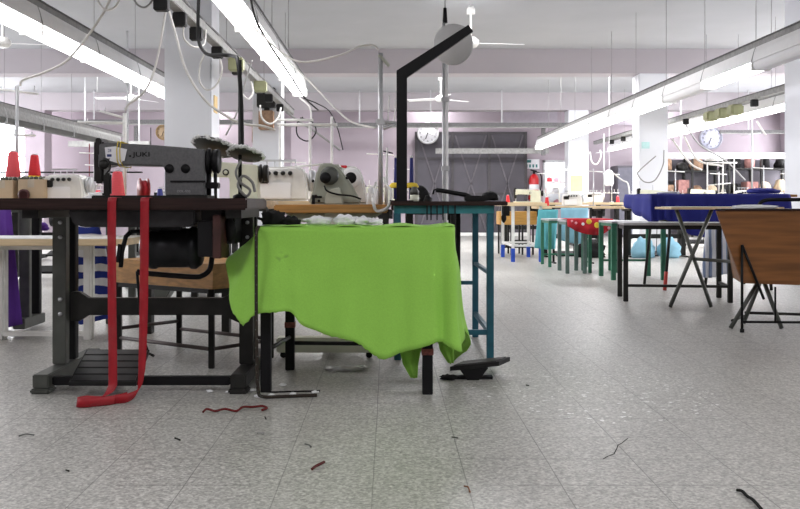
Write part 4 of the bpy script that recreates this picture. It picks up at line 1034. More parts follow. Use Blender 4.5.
cable([at(219, 55, 6.9), at(222, 70, 6.95), at(217, 84, 7), at(208, 90, 7), at(200, 82, 7.), at(200, 66, 7.), at(206, 50, 6.9)], .007, M_wcable, 'round white cable loop hanging beside the near column')
cable([at(240, 75, 7.8), at(242, 92, 7.8), at(248, 99, 7.8), at(253, 92, 7.9), at(251, 82, 8.0)], .009, M_wcable, 'small white U-shaped cable loop under the left power track')
cable([at(260, 105, 9.1), at(262, 118, 9.1), at(270, 124, 9.1), at(278, 118, 9.2), at(281, 108, 9.4)], .010, M_wcable, 'white cable loop above the tubular thread frame')
cable([at(247, 20, 5.9), at(262, 35, 5.9), at(285, 55, 5.85), at(305, 62, 5.8), at(340, 55, 5.75), at(358, 47, 5.75), at(372, 45, 5.75), at(379, 50, 5.75)], .0065, M_wcable, 'white cable swooping from the right lamp row to the grey lamp pole')
cable([at(284, 57, 6.8), at(310, 82, 6.5), at(335, 108, 6.2), at(352, 122, 6.), at(375, 128, 5.8)], .0065, M_wcable, 'white cable slanting down to the cross arm of the grey pole')
cable([at(250, -4, 5.6), at(256, 20, 5.9), at(270, 45, 6.6), at(290, 75, 8.), at(305, 98, 9.6), at(318, 110, 10.2)], .008, M_rubber, 'black cable running along the top of the near lamp row')
cable([at(300, 98, 8.5), at(310, 108, 8.2), at(311, 125, 8.)], .008, M_wcable, 'white cable end dropping from the near lamp row')
cable([at(96, -4, 5.2), at(101, 6, 5.2), at(108, 10, 5.2), at(116, 6, 5.2), at(120, -3, 5.2)], .007, M_wcable, 'white cable loop at the top edge of the photo, left one')
cable([at(132, -4, 5.2), at(138, 5, 5.2), at(146, 7, 5.2), at(154, -2, 5.2)], .006, M_gcable, 'grey cable loop at the top edge of the photo, right one')
cable([at(376, 183, 5.7), at(372, 198, 5.2), at(373, 202, 4.86), at(377, 211, 4.83), at(388, 207, 4.83), at(391, 192, 4.95), at(385, 183, 5.3), at(384, 178, 5.6)], .009, M_wcable, 'pale cable coil around the foot of the grey lamp pole')
cable([at(656, 156, 13.9), at(640, 170, 13.9), at(638, 175, 13.9), at(645, 182, 13.9), at(655, 180, 13.9), at(663, 165, 13.9), at(664, 150, 13.9)], .010, M_gcable, 'thin grey cable loop on the face of the middle right column')
for i, (x0, y0, x1, y1, x2_, y2, w) in enumerate([(672, 139, 690, 163, 702, 170, 'left one'), (684, 136, 698, 160, 722, 166, 'middle one'), (757, 121, 763, 131, 766, 135, 'right one')]):
    cable([at(x0, y0, 13.2+i*.1), at(x1, y1, 13.2+i*.1), at(x2_, y2, 13.2+i*.1)], .014, M_wcable, 'white cable hanging from the second right lamp row, %s' % w)
cable([at(609, 170, 15.), at(622, 180, 15.), at(628, 184, 15.), at(630, 200, 15)], .012, M_wcable, 'white curved cable over the machines left of the middle right column')
cable([at(590, 152, 17.), at(592, 162, 17), at(597, 164, 17), at(601, 156, 17.), at(600, 150, 17)], .012, M_wcable, 'white cable loop between the far and middle right columns')

cable([at(300, 118, 8.), at(312, 122, 8.), at(316, 132, 8.), at(308, 141, 8.), at(298, 136, 8.), at(297, 124, 8.), at(303, 117, 8.)], .006, M_rubber, 'black cable ring hanging behind the tubular thread frame')
cable([at(252, 60, 7.2), at(246, 80, 7.2), at(238, 110, 7.1), at(226, 135, 7.)], .007, M_gcable, 'thin grey cable slanting down behind the thick black cable')
cable([at(303, 98, 9.6), at(318, 104, 9.5), at(330, 112, 9.4), at(338, 130, 9.3), at(343, 150, 9.3)], .006, M_rubber, 'black cable curving down from the far end of the near lamp row')
cable([at(286, 112, 11.4), at(300, 122, 11.5), at(320, 135, 11.6), at(340, 150, 11.7)], .014, M_gcable, 'grey cable running on from the end of the left power track')
cable([at(430, 118, 19.), at(405, 116, 19.), at(340, 112, 19.)], .010, M_gcable, 'thin grey conduit left of the wall clock') if False else None
cable([at(686, 125, 13.9), at(700, 145, 14.2), at(725, 160, 14.5), at(745, 180, 14.8)], .012, M_gcable, 'dark cable slanting down past the right clock')
cable([at(240, 205, 3.99), at(252, 208, 4.0), at(262, 205, 4.05), at(268, 212, 4.0), at(262, 219, 3.98), at(250, 214, 3.99)], .006, M_rubber, 'black cable tangle at the right end of the dark sewing table')
# ------------------------------------------------------------------ background left: stations
def station(x, y, kind, lab, rz=0., zt=.75, cone=None, stand=True):
    place(st_wood, (x, y, zt-.75), 0, 'pale topped table %s' % lab)
    if kind == 'm': place(mach_white, (x, y, zt+.003), rz, 'cream sewing machine on the table %s' % lab)
    elif kind == 'o': place(over_proto, (x, y, zt+.003), rz, 'white overlock machine on the table %s' % lab)
    if stand: place(stand_proto, (x+.33, y+.15, zt+.001), rz, 'thread stand on the table %s' % lab)
    if cone: place(cones[cone], (x-.33, y+.1, zt+.001), 0, '%s thread cone on the table %s' % (cone.replace('_', ' '), lab))
station(-3.25, 9.0, 'm', 'left of the near column, first behind the grey machine', cone='red')
station(-5.3, 11.0, 'o', 'far left, under the unlit lamp row', cone='white')
station(-4.15, 11.9, 'm', 'far left, between unlit lamp row and tan clock', cone='red')
station(-3.05, 12.6, 'o', 'far left, under the tan clock', cone='navy')
station(-1.45, 11.0, 'o', 'right behind the near white column', cone='navy')
station(-1.15, 14.6, 'm', 'far behind the near white column, beyond the tubular frame', cone='red')
station(-.4, 9.2, 'o', 'behind the white-rimmed hand wheel machine', cone='white')
station(-.1, 13.2, 'm', 'far behind the grey lamp pole', cone='yellow')
heap(36+16, 11., .752, (.09, .07, .08), M_wclo, 'white bundle on a far left table right of the boxes', 91)
x = (87-VX)*12.6/F
# hanging dark thing
tag(MB().blob((x, 12.7, .95), (.07, .05, .12), .4, 2, 2, 5, False).cyl((x, 12.7, 1.04), (x, 12.7, 1.56), .006).build('hanging_tool', M_redd), 'dark red tool hanging left of the grey machine head', 'tool')
# a rail at mid height behind
cross_tray(-6.6, -3.4, 12.72, .74+30*12.7/F, 'thin dark rail at mid height behind the grey machine head', [-6.4, -3.6], M_dsteel, .02, False)
for i, (px, d_, c, sc_, w) in enumerate([(302, 9.35, 'white', 1.4, 'on the far table right of the tubular frame, left'), (252, 11.2, 'red', 1.4, 'on the table behind the cream machine'), (268, 11.1, 'yellow', 1.3, 'on the far table behind the disc stand'),
                                  (160, 12.42, 'navy', 1.5, 'on the far table under the tan clock, left'), (74, 12.08, 'red', 1.5, 'on the far table above the left overlock machine'), (98, 11.98, 'pale_red', 1.3, 'on the far left table beside the grey machine head')]):
    place(cones[c], ((px-VX)*d_/F, d_, .752), 0, '%s thread cone %s' % (c.replace('_', ' '), w), None, sc_)
tag(MB().b2((-1.652, 8.7, 1.60), (-1.640, 8.85, 1.76)).build('yellow_tag', M_ypaper), 'small yellow tag on the side of the near white column', 'tag')
# wall cupboard / picture behind the track
cbox(-3.05, -2.75, 20.6, 20.998, 2.1, 2.5, 'brown box fixed high on the back wall right of the near column', M_brick)
t = thing('wall_speaker', ((268-VX)*14/F, 14.0, 1.75), 'dark box with brown front on the column beyond the tubular frame', 'speaker')
MB().b2((-2.0, 14.0, 2.2), (-1.72, 14.18, 2.5), .01).build('case', M_dsteel, t)
MB().b2((-1.97, 13.985, 1.86), (-1.75, 14.18, 2.15), .01).build('front', M_brick, t)
MB().b2((-1.90, 14.1, 2.14), (-1.82, 14.18, 2.21)).build('mount', M_dsteel, t)
# floor clutter seen under the sewing table
tag(MB().blob(((205-VX)*7.3/F, 7.3, .075), (.13, .1, .13), .3, 2, 3, 12).build('white_sack', M_wclo), 'white cloth sack on the floor seen under the wooden bench', 'sack')
tag(MB().prism([(-1.95, .0), (-1.70, .0), (-1.62, .13), (-1.72, .15)], 7.0, 7.2, .01).build('grey_pedal', M_gsteel), 'grey pedal standing on the floor left of the white sack', 'pedal')
for i, (px, d_, s, c, w) in enumerate([(205, 9.0, .25, M_lgrey, 'grey'), (150, 8.2, .18, M_tcloth, 'turquoise')]):
    x = (px-VX)*d_/F
    t = thing('storage_crate', (x, d_, 0), '%s plastic crate on the floor seen under the bench' % w, 'crate')
    MB().b2((x-s, d_-.15, .0), (x+s, d_+.15, .03)).b2((x-s, d_-.15, 0), (x-s+.02, d_+.15, .22)).b2((x+s-.02, d_-.15, 0), (x+s, d_+.15, .22)).b2((x-s, d_-.15, 0), (x+s, d_-.13, .22)).b2((x-s, d_+.13, 0), (x+s, d_+.15, .22)).build('bin', c, t)
    MB().b2((x-s-.012, d_-.162, .22), (x+s+.012, d_-.13, .24)).b2((x-s-.012, d_+.13, .22), (x+s+.012, d_+.162, .24)).build('rim', c, t)

# ------------------------------------------------------------------ right side tables
R1 = table('low_table', 1.79, 2.58, 6.85, 7.25, .593, .035, M_dsteel, M_lgrey, 'low dark steel table with pale top under the blue cloth', .02, [(.12, 'fr')])
R1.rotation_euler = (0, 0, -.13)
# X trestle
t = thing('trestle_table', (2.35, 6.6, 0), 'folding table on crossed grey tube legs beside the plywood bin', 'table')
MB().b2((1.965, 6.38, .695), (2.75, 6.78, .712), .003).build('tabletop', M_lwood, t)
MB().b2((2.0, 6.42, .712), (2.7, 6.74, .7145)).build('top_sheet', M_wclo, t)
for y, dx in ((6.5, 0), (6.68, .06)):
    for a, b in ((at(677, 211, 6.5), at(712, 307, 6.5)), (at(712, 211, 6.5), at(670, 307, 6.5))):
        a = Vector((a.x+dx, y, .693)); b = Vector((b.x+dx, y, .004))
        if (a.x < b.x): a.y += .018; b.y += .018
        MB().cyl(a, b, .0125, n=10).build('leg', M_gsteel, t)
MB().cyl((2.17, 6.5, .345), (2.44, 6.5, .325), .012).cyl((2.19, 6.5, .345), (2.19, 6.70, .345), .008).cyl((2.44, 6.51, .325), (2.50, 6.51, .69), .010).build('brace', M_gsteel, t)
# blue cloth table
t = thing('folding_table', (2.7, 8.1, 0), 'tall table with splayed dark legs under the blue cloth', 'table')
MB().b2((2.24, 7.75, .79), (3.45, 8.45, .812), .003).build('tabletop', M_wood, t)
for xa, ya, xb, yb in ((2.42, 7.82, 2.34, 7.78), (2.80, 7.85, 2.72, 7.9), (2.42, 8.38, 2.34, 8.4), (3.2, 7.85, 3.25, 7.8), (3.2, 8.38, 3.25, 8.4)):
    l = MB().cyl((xa, ya, .79), (xb, yb, .0), .013, n=10).build('leg', M_dsteel, t)
    if ya == 7.82: 
        dv = Vector((xa-xb, ya-yb, .79)).normalized(); p = Vector((xb, yb, 0))
        MB().cyl(p+dv*.001, p+dv*.16, .016, n=10).build('red_sleeve', mat('red_plastic_sleeve', (.45, .03, .02), .5), l)
zb = .8165
mb = MB(); R = []
# blue cloth: top then front drape
frontx = [649, 652, 656, 660, 666, 673, 684, 696, 708, 718, 730, 745, 760, 775, 790]
hem = [222, 223, 222, 220, 220, 226, 232, 236, 237, 232, 226, 222, 222, 222, 222]
topP = [Vector(((px-VX)*7.72/F, 7.72, zb)) for px in frontx]
botP = [at(px, hy, 7.66) for px, hy in zip(frontx, hem)]
Tt = cr(topP, 5); Bb = cr(botP, 5)
for i in range(7): R.append([Vector((p.x, 8.5-(8.5-7.72)*i/6, zb+.008*noise.noise(Vector((p.x*4, i, 0))))) for p in Tt])
for i in range(1, 13):
    v = i/12; row = []
    for j, (a, b) in enumerate(zip(Tt, Bb)):
        row.append(a.lerp(b, v)+Vector((.01*math.sin(j*.9)*v, -.012-.022*v*(1+math.sin(j*.75+.6*math.sin(j*.31))), 0)))
    R.append(row)
mb.grid(R)
mb.grid([[Vector((Tt[0].x-.015*v-.012*v*math.sin(i*1.1), 8.5-.86*i/16, zb-(.06+.17*(i/16)**.6+.012*math.sin(i*.9))*v)) for i in range(17)] for v in (0, .25, .5, .75, 1.)])
tag(mb.build('blue_cloth', M_blue, solid=.003), 'royal blue cloth draped over the tall table at right', 'cloth')
heap(763, 8.0, .822, (.14, .1, .03), M_blue, 'bunched fold of blue cloth on the right end of the blue table', 71, .3)
# little machines / bobbins on the blue cloth: white frame things behind it are on far tables
heap(668, 8.1, .822, (.10, .08, .012), M_wclo, 'thin white cloth at the left end of the blue cloth', 72, .4)
# plywood bin
bn = thing('plywood_bin', (2.4, 5.5, 0), 'tapered brown plywood bin on thin black steel frame at the right edge', 'bin')
k = 5.3/F
xa, xb = (715-VX)*k, (741-VX)*k; xr = 2.95; zt_, zb_ = .74-8*k, .74-80*k
YB, SB = 5.62, .16
def panel(y, nm, s=0.):
    MB().prism([(xa+s, zt_), (xr+.15-s, zt_+.004), (xr-s*.5, zb_-.03), (xb+s*.5, zb_)], y, y+.015, .0015).build(nm, M_ply, bn)
panel(5.28, 'front_panel'); panel(YB, 'back_panel', SB)
mb = MB(); slab(mb, [Vector((xb, 5.295, zb_)), Vector((xr, 5.295, zb_-.03)), Vector((xr-.08, YB, zb_-.03)), Vector((xb+.08, YB, zb_))], .015); mb.build('bottom_panel', M_ply, bn)
V_ = [Vector((xa, 5.295, zt_)), Vector((xa+.015, 5.295, zt_)), Vector((xb+.015, 5.295, zb_)), Vector((xb, 5.295, zb_))]
for sgn in (0, 1):
    mb = MB(); q = V_ if not sgn else [Vector((xr+.14, 5.295, zt_)), Vector((xr+.155, 5.295, zt_)), Vector((xr+.005, 5.295, zb_-.02)), Vector((xr-.01, 5.295, zb_-.02))]
    vs = [mb.bm.verts.new(p) for p in q]+[mb.bm.verts.new(p+Vector(((SB if kx < 2 else SB*.5)*(-1 if sgn else 1), YB-5.295, 0))) for kx, p in enumerate(q)]
    for f in ((0,1,2,3),(4,7,6,5),(0,4,5,1),(1,5,6,2),(2,6,7,3),(3,7,4,0)): mb.bm.faces.new([vs[i] for i in f])
    mb.build('side_panel', M_ply, bn)
MB().prism([(xa-.01, 5.27), (xr+.16, 5.27), (xr, YB+.03), (xa+SB-.01, YB+.03)], zt_+.003, zt_+.012, .001, 'xy').build('lid', M_edge, bn)
mb = MB(); yf = 5.262
mb.cyl((2.025, yf, .50), (2.025, yf, .0), .008, n=8); mb.lathe([(0, 0), (.013, 0), (.013, .02), (0, .02)], (2.025, yf, 0), (0, 0, 1), 8)
mb.cyl((2.025, yf, .50), (2.15, yf, .19), .008, n=8); mb.cyl((2.025, yf, .06), (3.0, yf, .052), .007, n=8); mb.cyl((2.215, yf, .26), (2.215, yf, .06), .006, n=8)
mb.cyl((3.0, yf, .50), (3.0, yf, 0), .008, n=8)
mb.build('front_frame', M_black, bn)
mb = MB()
for a, b in (((2.17, 5.40, zb_-.008), (2.01, 5.40, .005)), ((2.21, 5.40, zb_-.01), (2.31, 5.40, .005)), ((2.75, 5.40, zb_-.03), (2.6, 5.40, .005)), ((2.8, 5.40, zb_-.03), (2.92, 5.40, .005)), ((2.27, 5.60, zb_-.008), (2.17, 5.62, .005)), ((2.8, 5.6, zb_-.03), (2.9, 5.6, .005))):
    MB().cyl(a, b, .0125, n=10).build('leg', M_gsteel, bn)
MB().cyl((2.18, 5.62, .07), (2.9, 5.6, .05), .009).cyl((2.02, 5.4, .05), (2.18, 5.62, .05), .008).build('rear_rail', M_dsteel, bn)
MB().tube(cr([(2.26, 5.60, zt_+.01), (2.262, 5.6, .735), (2.30, 5.6, .757), (2.4, 5.6, .76), (2.8, 5.6, .76), (2.88, 5.6, .745), (2.9, 5.6, zt_+.01)]), .011, 8).build('handle', M_black, bn)
heap(755, 5.42, zt_+.012, (.14, .06, .015), M_wclo, 'white paper scraps lying on the lid of the plywood bin', 81, .35)
# light cloths hanging
drape([(at(706, 224, 7.45), at(702, 277, 7.42)), (at(714, 224, 7.4), at(710, 278, 7.4)), (at(722, 224, 7.45), at(722, 275, 7.42)), (at(728, 226, 7.5), at(733, 272, 7.5))], 'striped_garment', M_stripev, 'pale striped garment hanging under the blue cloth beside the plywood bin', 'garment', freq=6, fold=.02)
table('low_table', 2.14, 2.66, 8.8, 9.35, .565, .042, M_gleg, M_lgrey, 'small green-legged metal table between the red cloth and blue cloth', .02, [(.16, 'b')])
table('low_table', 1.86, 2.08, 9.62, 10.1, .56, .038, M_ggleg, M_lgrey, 'narrow grey-green table under the red flowered cloth, left end', .02)
table('low_table', 2.12, 2.45, 9.72, 10.1, .56, .034, M_gleg, M_lgrey, 'narrow green table under the red flowered cloth, right end', .02)
# red flowered cloth
c0 = [(Vector(((px-VX)*9.6/F, 9.60, .572)), at(px, hy, 9.58)) for px, hy in ((567, 226), (576, 231), (586, 234), (598, 235), (606, 232), (613, 227))]
Tt = cr([c[0] for c in c0], 5); Bb = cr([c[1] for c in c0], 5); mb = MB()
mb.grid([[Vector((p.x, 10.1-.5*i/4, .573)) for p in Tt] for i in range(5)]+[[a.lerp(b, v)+Vector((0, -.02*v*(1+math.sin(j*.8)), 0)) for j, (a, b) in enumerate(zip(Tt, Bb))] for v in (.3, .6, 1.)])
t = thing('flowered_cloth', (2.1, 9.8, .572), 'red cloth with yellow and white round flowers over low tables', 'cloth')
mb.build('cloth', mat('deep_red_cloth', (.42, .01, .02), .9, var=.2), t, solid=.003)
for i, (px, py, r, m) in enumerate([(597, 225, .030, M_yellow), (589, 221.5, .028, M_yellow), (583, 224, .016, M_wclo), (576, 223, .014, M_pink), (604, 222, .018, M_wclo), (572, 221, .012, M_pink), (609, 228, .016, M_pink)]):
    c = at(px, py, 9.535); MB().lathe([(0, -.003), (r*.9, -.003), (r, 0), (0, 0)], c, (0, 1, 0), 14).build('flower_print', m, t)
table('low_table', 1.85, 2.3, 10.6, 11.15, .555, .035, M_gleg, M_lgrey, 'small green-legged table left of the red flowered cloth', .02, [(.12, 'b')])
# white trolley
t = thing('white_trolley', (1.75, 12.1, 0), 'white tube trolley with beech top and blue feet right of the slate doors', 'trolley')
MB().b2((1.46, 11.5, .70), (1.99, 12.65, .735), .004).build('tabletop', M_lwood, t)
for x, y in ((1.57, 11.56), (1.92, 11.56), (1.57, 12.58), (1.92, 12.58)):
    l = MB().b2((x-.018, y-.018, .17), (x+.018, y+.018, .70), .002).build('leg', M_white, t)
    MB().b2((x-.024, y-.024, 0), (x+.024, y+.024, .17), .003).build('blue_foot', mat('blue_paint', (.02, .08, .5), .5), t)
MB().b2((1.57, 11.55, .19), (1.92, 11.58, .215)).b2((1.57, 12.57, .19), (1.92, 12.6, .215)).b2((1.555, 11.56, .19), (1.585, 12.6, .215)).b2((1.905, 11.56, .19), (1.935, 12.6, .215)).build('lower_frame', M_white, t)
# yellow wooden stool boxes
for i, (x0, x1, y0, w) in enumerate(((1.62, 2.02, 13.1, 'beside the white trolley'), )):
    t = thing('yellow_desk', ((x0+x1)/2, y0, 0), 'yellow wooden box desk on thin dark legs %s' % w, 'desk')
    MB().b2((x0-.03, y0, .43), (x1+.1, y0+.4, .62), .006).build('box', M_ywood, t)
    for x in (x0, x0+.14, x1-.1, x1+.05):
        for y in (y0+.04, y0+.36): MB().b2((x-.012, y-.012, 0), (x+.012, y+.012, .43)).build('leg', M_dsteel, t)
    MB().b2((x0, y0+.03, .1), (x1+.05, y0+.05, .12)).build('foot_bar', M_dsteel, t)
drape([(Vector((1.85, 11.32, .66)), Vector((1.80, 11.3, .19))), (Vector((1.95, 11.28, .66)), Vector((1.95, 11.25, .17))), (Vector((2.09, 11.3, .66)), Vector((2.06, 11.3, .18)))], 'turquoise_cloth', M_tcloth, 'turquoise cloth hanging behind the white trolley leg', 'cloth', freq=6, fold=.02)
drape([(Vector((2.12, 11.3, .68)), Vector((2.13, 11.3, .28))), (Vector((2.28, 11.27, .68)), Vector((2.3, 11.24, .24))), (Vector((2.46, 11.3, .68)), Vector((2.45, 11.3, .26)))], 'light_blue_cloth', M_lblue, 'light blue cloth hanging behind the red flowered cloth', 'cloth', freq=6, fold=.02)
tb2 = table('low_table', 1.82, 2.52, 11.36, 11.7+.1, .70, .035, M_dsteel, M_lwood, 'pale topped table from which the light blue cloths hang', .03) if False else None
# clothes rail carrying those cloths
t = thing('garment_rail', (2.15, 11.34, 0), 'dark rail on two posts holding the turquoise and light blue cloths', 'rail')
MB().cyl((2.02, 11.34, .675), (2.52, 11.34, .675), .008).build('rail', M_dsteel, t)
for x in (2.04, 2.5): MB().b2((x-.012, 11.33, 0), (x+.012, 11.35, .675)).b2((x-.015, 11.22, 0), (x+.015, 11.46, .015)).build('post', M_dsteel, t)
# far right stations
for i, (x, y, kd, cn, w) in enumerate([
    (2.55, 12.75, 'o', 'red', 'behind the red flowered cloth'),
    (3.7, 12.75, 'm', 'navy', 'left of the middle right column'),
    (2.35, 15.4, 'm', 'red', 'in front of the fire extinguisher'),
    (3.5, 15.6, 'o', 'white', 'in front of the yellow card column'),
    (5.0, 12.9, 'o', 'white', 'right of the middle right column, near'),
    (6.1, 12.9, 'm', 'navy', 'under the right clock, near'),
    (5.3, 15.5, 'm', 'white', 'right of the middle right column, far'),
    (6.5, 15.5, 'o', 'yellow', 'under the right clock, far'),
    (4.75, 17.6, 'o', 'red', 'deep behind the middle right column')]):
    station(x, y, kd, w, zt=(.70 if i < 2 else .75), cone=cn)
place(gf_proto, (4.75, 13.05, .751), 0, 'white tubular thread frame right of the middle right column')
place(gf_proto, (6.35, 13.14, .751), 0, 'white tubular thread frame under the right clock')
place(gf_proto, (2.95, 15.4+.45, .751), 0, 'white tubular thread frame near the yellow card column')
# white hanging lamp cover
tag(MB().lathe([(0, 0), (.06, 0), (.075, .05), (.07, .22), (.04, .26), (.0, .265)], ((607-VX)*15.5/F, 15.35, .74+17*15.5/F)).cyl(((607-VX)*15.5/F, 15.35, .74+32*15.5/F), ((607-VX)*15.5/F, 15.35, ZC), .004, n=6).build('pendant_cover', M_refl), 'white bottle-shaped cover hanging left of the middle right column', 'lamp')
for px, d_, w in ((752, 12.4, 'under the nearest box of the right track'), (440 if False else 604, 16.8, 'under the far boxes of the right track')):
    x = (px-VX)*d_/F
    tag(MB().cyl((x, d_, .752 if px > 700 else .9), (x, d_, 2.0), .012).cyl((x-.15, d_, .752+.9), (x+.12, d_, .752+.93), .006).build('thread_pole', M_lgrey), 'slim grey thread pole %s' % w, 'thread stand')
# items under the far right tables
for i, (x, y, s, m, w) in enumerate([(2.75, 12.5, (.2, .12, .14), M_bclo, 'black sack under the machine table behind the red cloth'), (3.45, 12.45, (.16, .12, .17), M_lblue, 'light blue heap under the table left of the column'), (3.8, 12.42, (.15, .10, .17), M_lblue, 'light blue heap under the table by the column, right one'), (3.1, 12.4, (.12, .1, .1), M_wclo, 'white heap on the floor between the far right tables'), (5.1, 12.45, (.2, .12, .2), M_wclo, 'white sack under the table right of the middle column'), (6.0, 12.45, (.2, .12, .2), M_lblue, 'light blue sack under the table below the right clock')]):
    tag(MB().blob((x, y, s[2]*.55+.001), s, .35, 2.2, 3, 100+i).build('fabric_sack', m), w, 'sack')
# storage rack right
def rack(x0, x1, y0, y1, zs, h, label, posts=3, m=M_dsteel):
    r = thing('storage_rack', ((x0+x1)/2, (y0+y1)/2, 0), label, 'rack')
    for i in range(posts):
        x = x0+(x1-x0)*i/(posts-1)
        for y in (y0, y1): MB().b2((x-.02, y-.02, 0), (x+.02, y+.02, h)).build('post', m, r)
    for z in zs: MB().b2((x0, y0, z-.03), (x1, y1, z)).build('shelf', m, r)
    MB().b2((x0, y1+.021, .1), (x1, y1+.03, h-.05)).build('back_panel', M_gate, r)
    return r
rack(5.9, 7.3, 19.95, 20.5, (.4, .95, 1.45), 1.75, 'dark storage rack on the back wall under the right clock')
rack(7.4, 8.8, 19.95, 20.5, (.4, .95, 1.5), 1.75, 'dark storage rack in the right corner of the back wall')
cols_m = [(M_card, 'tan'), (M_brick, 'dark brown'), (M_bclo, 'black'), (mat('dusty_rose_cloth', (.4, .2, .18), .9, var=.3), 'dusty rose'), (M_brick, 'dark brown'), (M_dsteel, 'grey')]
rr = random.Random(5)
for ri, (xs, rn) in enumerate(((5.95, 'rack under the clock'), (7.45, 'rack in the corner'))):
    for z, zn in ((.4, 'bottom'), (.95, 'middle'), (1.5 if ri else 1.45, 'top')):
        for i in range(4):
            m, cn = cols_m[rr.randrange(6)]; w = .11+.04*rr.random(); h = .1+.12*rr.random(); x = xs+.17+i*.33
            pos = ['leftmost', 'second from left', 'third from left', 'rightmost'][i]
            if rr.random() < .5 and z < 1.4:
                o = MB().b2((x-w, 20.05, z+.001), (x+w, 20.4, z+h*1.5), .008).build('stored_box', m); tag(o, '%s box, %s on the %s shelf, %s' % (cn, pos, zn, rn), 'box')
            else:
                o = MB().blob((x, 20.22, z+h*.55+.001), (w, .14, h), .3, 2, 2, int(x*10)).build('stored_bundle', m); tag(o, '%s bundle, %s on the %s shelf, %s' % (cn, pos, zn, rn), 'bundle')
# dark cupboard behind the middle column
t = thing('metal_cabinet', (5.5, 19.4, 0), 'dark grey metal cabinet between column and storage racks', 'cabinet')
MB().b2((4.95, 19.9, 0), (5.75, 20.5, 1.55), .01).build('body', M_gate, t)
for s in (0, 1):
    dd = MB().b2((4.97+s*.395, 19.885, .05), (5.345+s*.395, 19.899, 1.5), .003).build('door', mat('slate_cabinet_door', (.12, .12, .15), .5, .3), t)
    MB().b2((5.31+s*.06, 19.87, .8), (5.33+s*.06, 19.885, .95)).build('handle', M_lgrey, dd)

# ------------------------------------------------------------------ small things on the floor
def scrap(pts, r, m, label, name='thread_scrap', cat='scrap'):
    return tag(MB().tube(cr(pts, 5), r*.7, 6).build(name, m), label, cat)
def gp(px, py, z=.006):
    d = (H-z)*F/(py-VY); return Vector(((px-VX)*d/F, d, z))
scrap([gp(203, 412), gp(207, 409, .012), gp(215, 411), gp(225, 409, .014), gp(236, 411), gp(243, 407, .012), gp(252, 407), gp(262, 406, .01), gp(267, 408), gp(262, 410)], .006, mat('dark_crimson_thread', (.13, .012, .012), .9), 'dark red twisted thread scrap on the floor below the sewing table')
t = scrap([gp(312, 469), gp(316, 466, .008), gp(320, 464, .009), gp(324, 462)], .006, mat('dark_maroon_thread', (.09, .015, .015), .9), 'short maroon thread stub alone in the middle foreground')
scrap([gp(737, 490), gp(742, 491, .008), gp(747, 496), gp(752, 499, .008), gp(757, 504), gp(762, 510)], .006, M_bclo, 'black twisted thread scrap at the lower right of the floor')
scrap([gp(305, 444), gp(309, 445, .008), gp(311, 447)], .004, M_gsteel, 'grey lint curl above the maroon stub')
scrap([gp(257, 433), gp(261, 433, .007), gp(263, 434)], .004, M_gcable, 'grey lint curl below the dark red scrap')
scrap([gp(464, 486), gp(468, 487), gp(470, 492)], .003, mat('rust_thread', (.2, .07, .03), .9), 'rusty thread bit on a tile joint in the foreground')
scrap([gp(456, 437.5), gp(452, 437), gp(458, 438)], .003, M_gsteel, 'tiny grey thread bit near the middle tile joint')
scrap([gp(19, 436), gp(26, 434), gp(34, 435)], .003, M_gsteel, 'thin dark thread on the floor at the lower left')
scrap([gp(175, 438), gp(180, 440, .008)], .004, M_bclo, 'tiny black speck of lint left of the dark red scrap')
scrap([gp(66, 470), gp(69, 471)], .003, M_bclo, 'tiny black crumb at the lower left of the floor')
scrap([gp(265, 417), gp(266, 419)], .003, M_bclo, 'tiny black crumb right of the dark red scrap')
scrap([gp(265, 390), gp(272, 392), gp(290, 391.5), gp(320, 391)], .005, M_bclo, 'straight black strip on the floor beside the green table leg')
scrap([gp(526, 385), gp(529, 385.5)], .004, M_gsteel, 'small dark thread bit right of the foot pedal')
for i, (px, py, s, w) in enumerate([(210, 392, .014, 'left of the sewing table foot'), (228, 393, .012, 'at the sewing table foot'), (259, 397, .02, 'in front of the small table leg'), (253, 391, .016, 'between sewing table foot and small table leg'), (293, 395, .016, 'in front of the black strip'), (315, 393, .014, 'at the end of the black strip'), (272, 396, .014, 'right of the small table leg'), (283, 386, .014, 'behind the black strip')]):
    p = gp(px, py, 0)
    tag(MB().blob((p.x, p.y, .004), (s, s*.8, .006), .7, 4, 2, i+200).build('paper_scrap', M_wclo), 'white paper scrap on the floor %s' % w, 'scrap')
p = gp(347, 370, 0)
tag(MB().blob((p.x, p.y, .008), (.09, .04, .012), .6, 4, 3, 300).build('plastic_bag', mat('clear_grey_plastic', (.62, .62, .60), .25, var=.2)), 'flattened plastic bag on the floor under the green cloth', 'bag')
for i, (px, py, w) in enumerate([(312, 340, 'left'), (330, 337, 'right')]):
    p = gp(px, 356, 0)
    tag(MB().blob((p.x, 4.75, .02), (.035, .03, .03), .6, 3, 2, 310+i).build('lint_heap', M_brick if i else M_bclo), 'dark lint heap behind the white base beam, %s one' % w, 'lint')
# cracks: thin dark fissure along broken tiles
def crack(pts, label):
    mb = MB(); R = []
    P = [gp(a, b, .0006) for a, b in pts]
    for a, b in zip(P, P[1:]):
        d = (b-a).normalized(); n = Vector((-d.y, d.x, 0))*.0013
        slab(mb, [a-n-Vector((0, 0, .0004)), b-n-Vector((0, 0, .0004)), b+n-Vector((0, 0, .0004)), a+n-Vector((0, 0, .0004))], .0006)
    return tag(mb.build('floor_crack', M_bclo), label, 'crack')
crack([(603, 459), (608, 456), (614, 454), (617, 448), (618, 445), (622, 443), (628, 438)], 'jagged crack stepping between two tile joints in the right foreground')

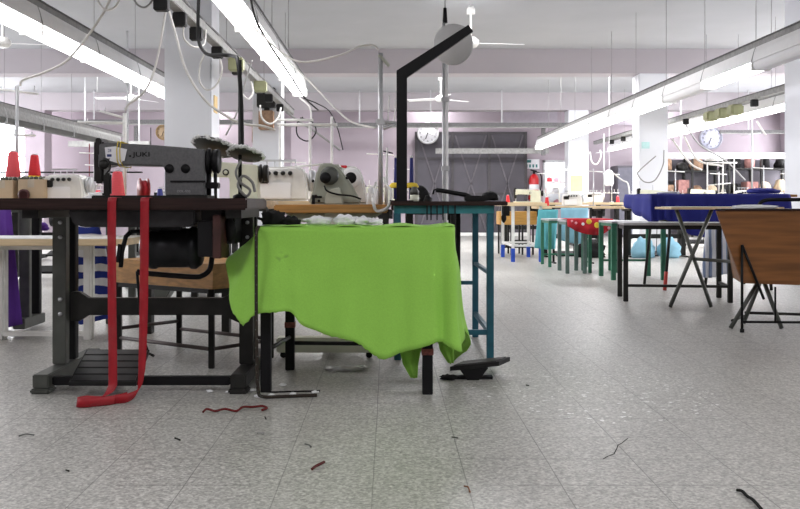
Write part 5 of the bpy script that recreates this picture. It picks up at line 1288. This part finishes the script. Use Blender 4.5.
# ------------------------------------------------------------------ light
Wd = bpy.data.worlds.new('sky'); SC.world = Wd; Wd.use_nodes = True
bg = Wd.node_tree.nodes['Background']; bg.inputs[0].default_value = (.93, .95, 1, 1); bg.inputs[1].default_value = 3.5
def area(loc, sx, sy, rot, e, col=(1, 1, 1)):  # shared by the window daylight and the added fill lights
    l = bpy.data.lights.new('window_or_fill_light', 'AREA'); l.shape = 'RECTANGLE'; l.size = sx; l.size_y = sy; l.energy = e; l.color = col
    o = bpy.data.objects.new('window_or_fill_light', l); COL.objects.link(o); o.location = loc; o.rotation_euler = rot
    return o
for a0, a1, z0, z1 in WR: area((XR+.35, (a0+a1)/2, (z0+z1)/2), a1-a0, z1-z0, (PI/2, 0, PI/2), 110 if a0 > 18 else (300 if a0 > 14 else (240 if a0 > 10 else 110)), (.96, .95, 1))
for a0, a1, z0, z1 in WL: area((XL-.35, (a0+a1)/2, (z0+z1)/2), a1-a0, z1-z0, (PI/2, 0, -PI/2), 280 if a0 > 11 else 110, (.96, .95, 1))
area(((WB[0]+WB[1])/2, YF+.35, 2.1), 1.78, 1.8, (-PI/2, 0, 0), 120)

# added fill lights without fixtures, out of view, to brighten the foreground
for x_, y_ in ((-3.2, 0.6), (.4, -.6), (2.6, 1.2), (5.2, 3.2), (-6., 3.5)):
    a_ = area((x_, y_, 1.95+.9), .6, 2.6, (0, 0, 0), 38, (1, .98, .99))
    a_.name = 'fill_light'
for x_, y_, e_ in [(x, 9.9, 42) for x in (-5.2, .9, 6.6)]+[(x, 16., 75) for x in (-5, -1., 1., 3.6, 6.4)]+[(x, 20.6, 14) for x in (-4, 1., 6.)]:  # unseen lights added behind the beams to lift the far floor
    a_ = area((x_, y_, ZC-.02), .4, 1.6 if y_ < 20 else .3, (0, 0, 0), e_, (1, .99, 1))
    a_.name = 'fill_light'

# ------------------------------------------------------------------ camera
cam = bpy.data.cameras.new('camera'); co = bpy.data.objects.new('camera', cam); COL.objects.link(co)
co.location = (0, 0, H); co.rotation_euler = (PI/2, 0, 0)
cam.sensor_width = 36; cam.lens = 36*F/800; cam.shift_x = (400-VX)/800; cam.shift_y = -(254.5-VY)/800
cam.clip_start = .05; cam.clip_end = 100
SC.camera = co
vs = SC.view_settings; vs.view_transform = 'Standard'; vs.look = 'None'; vs.gamma = 1; vs.use_curve_mapping = False; vs.exposure = .8
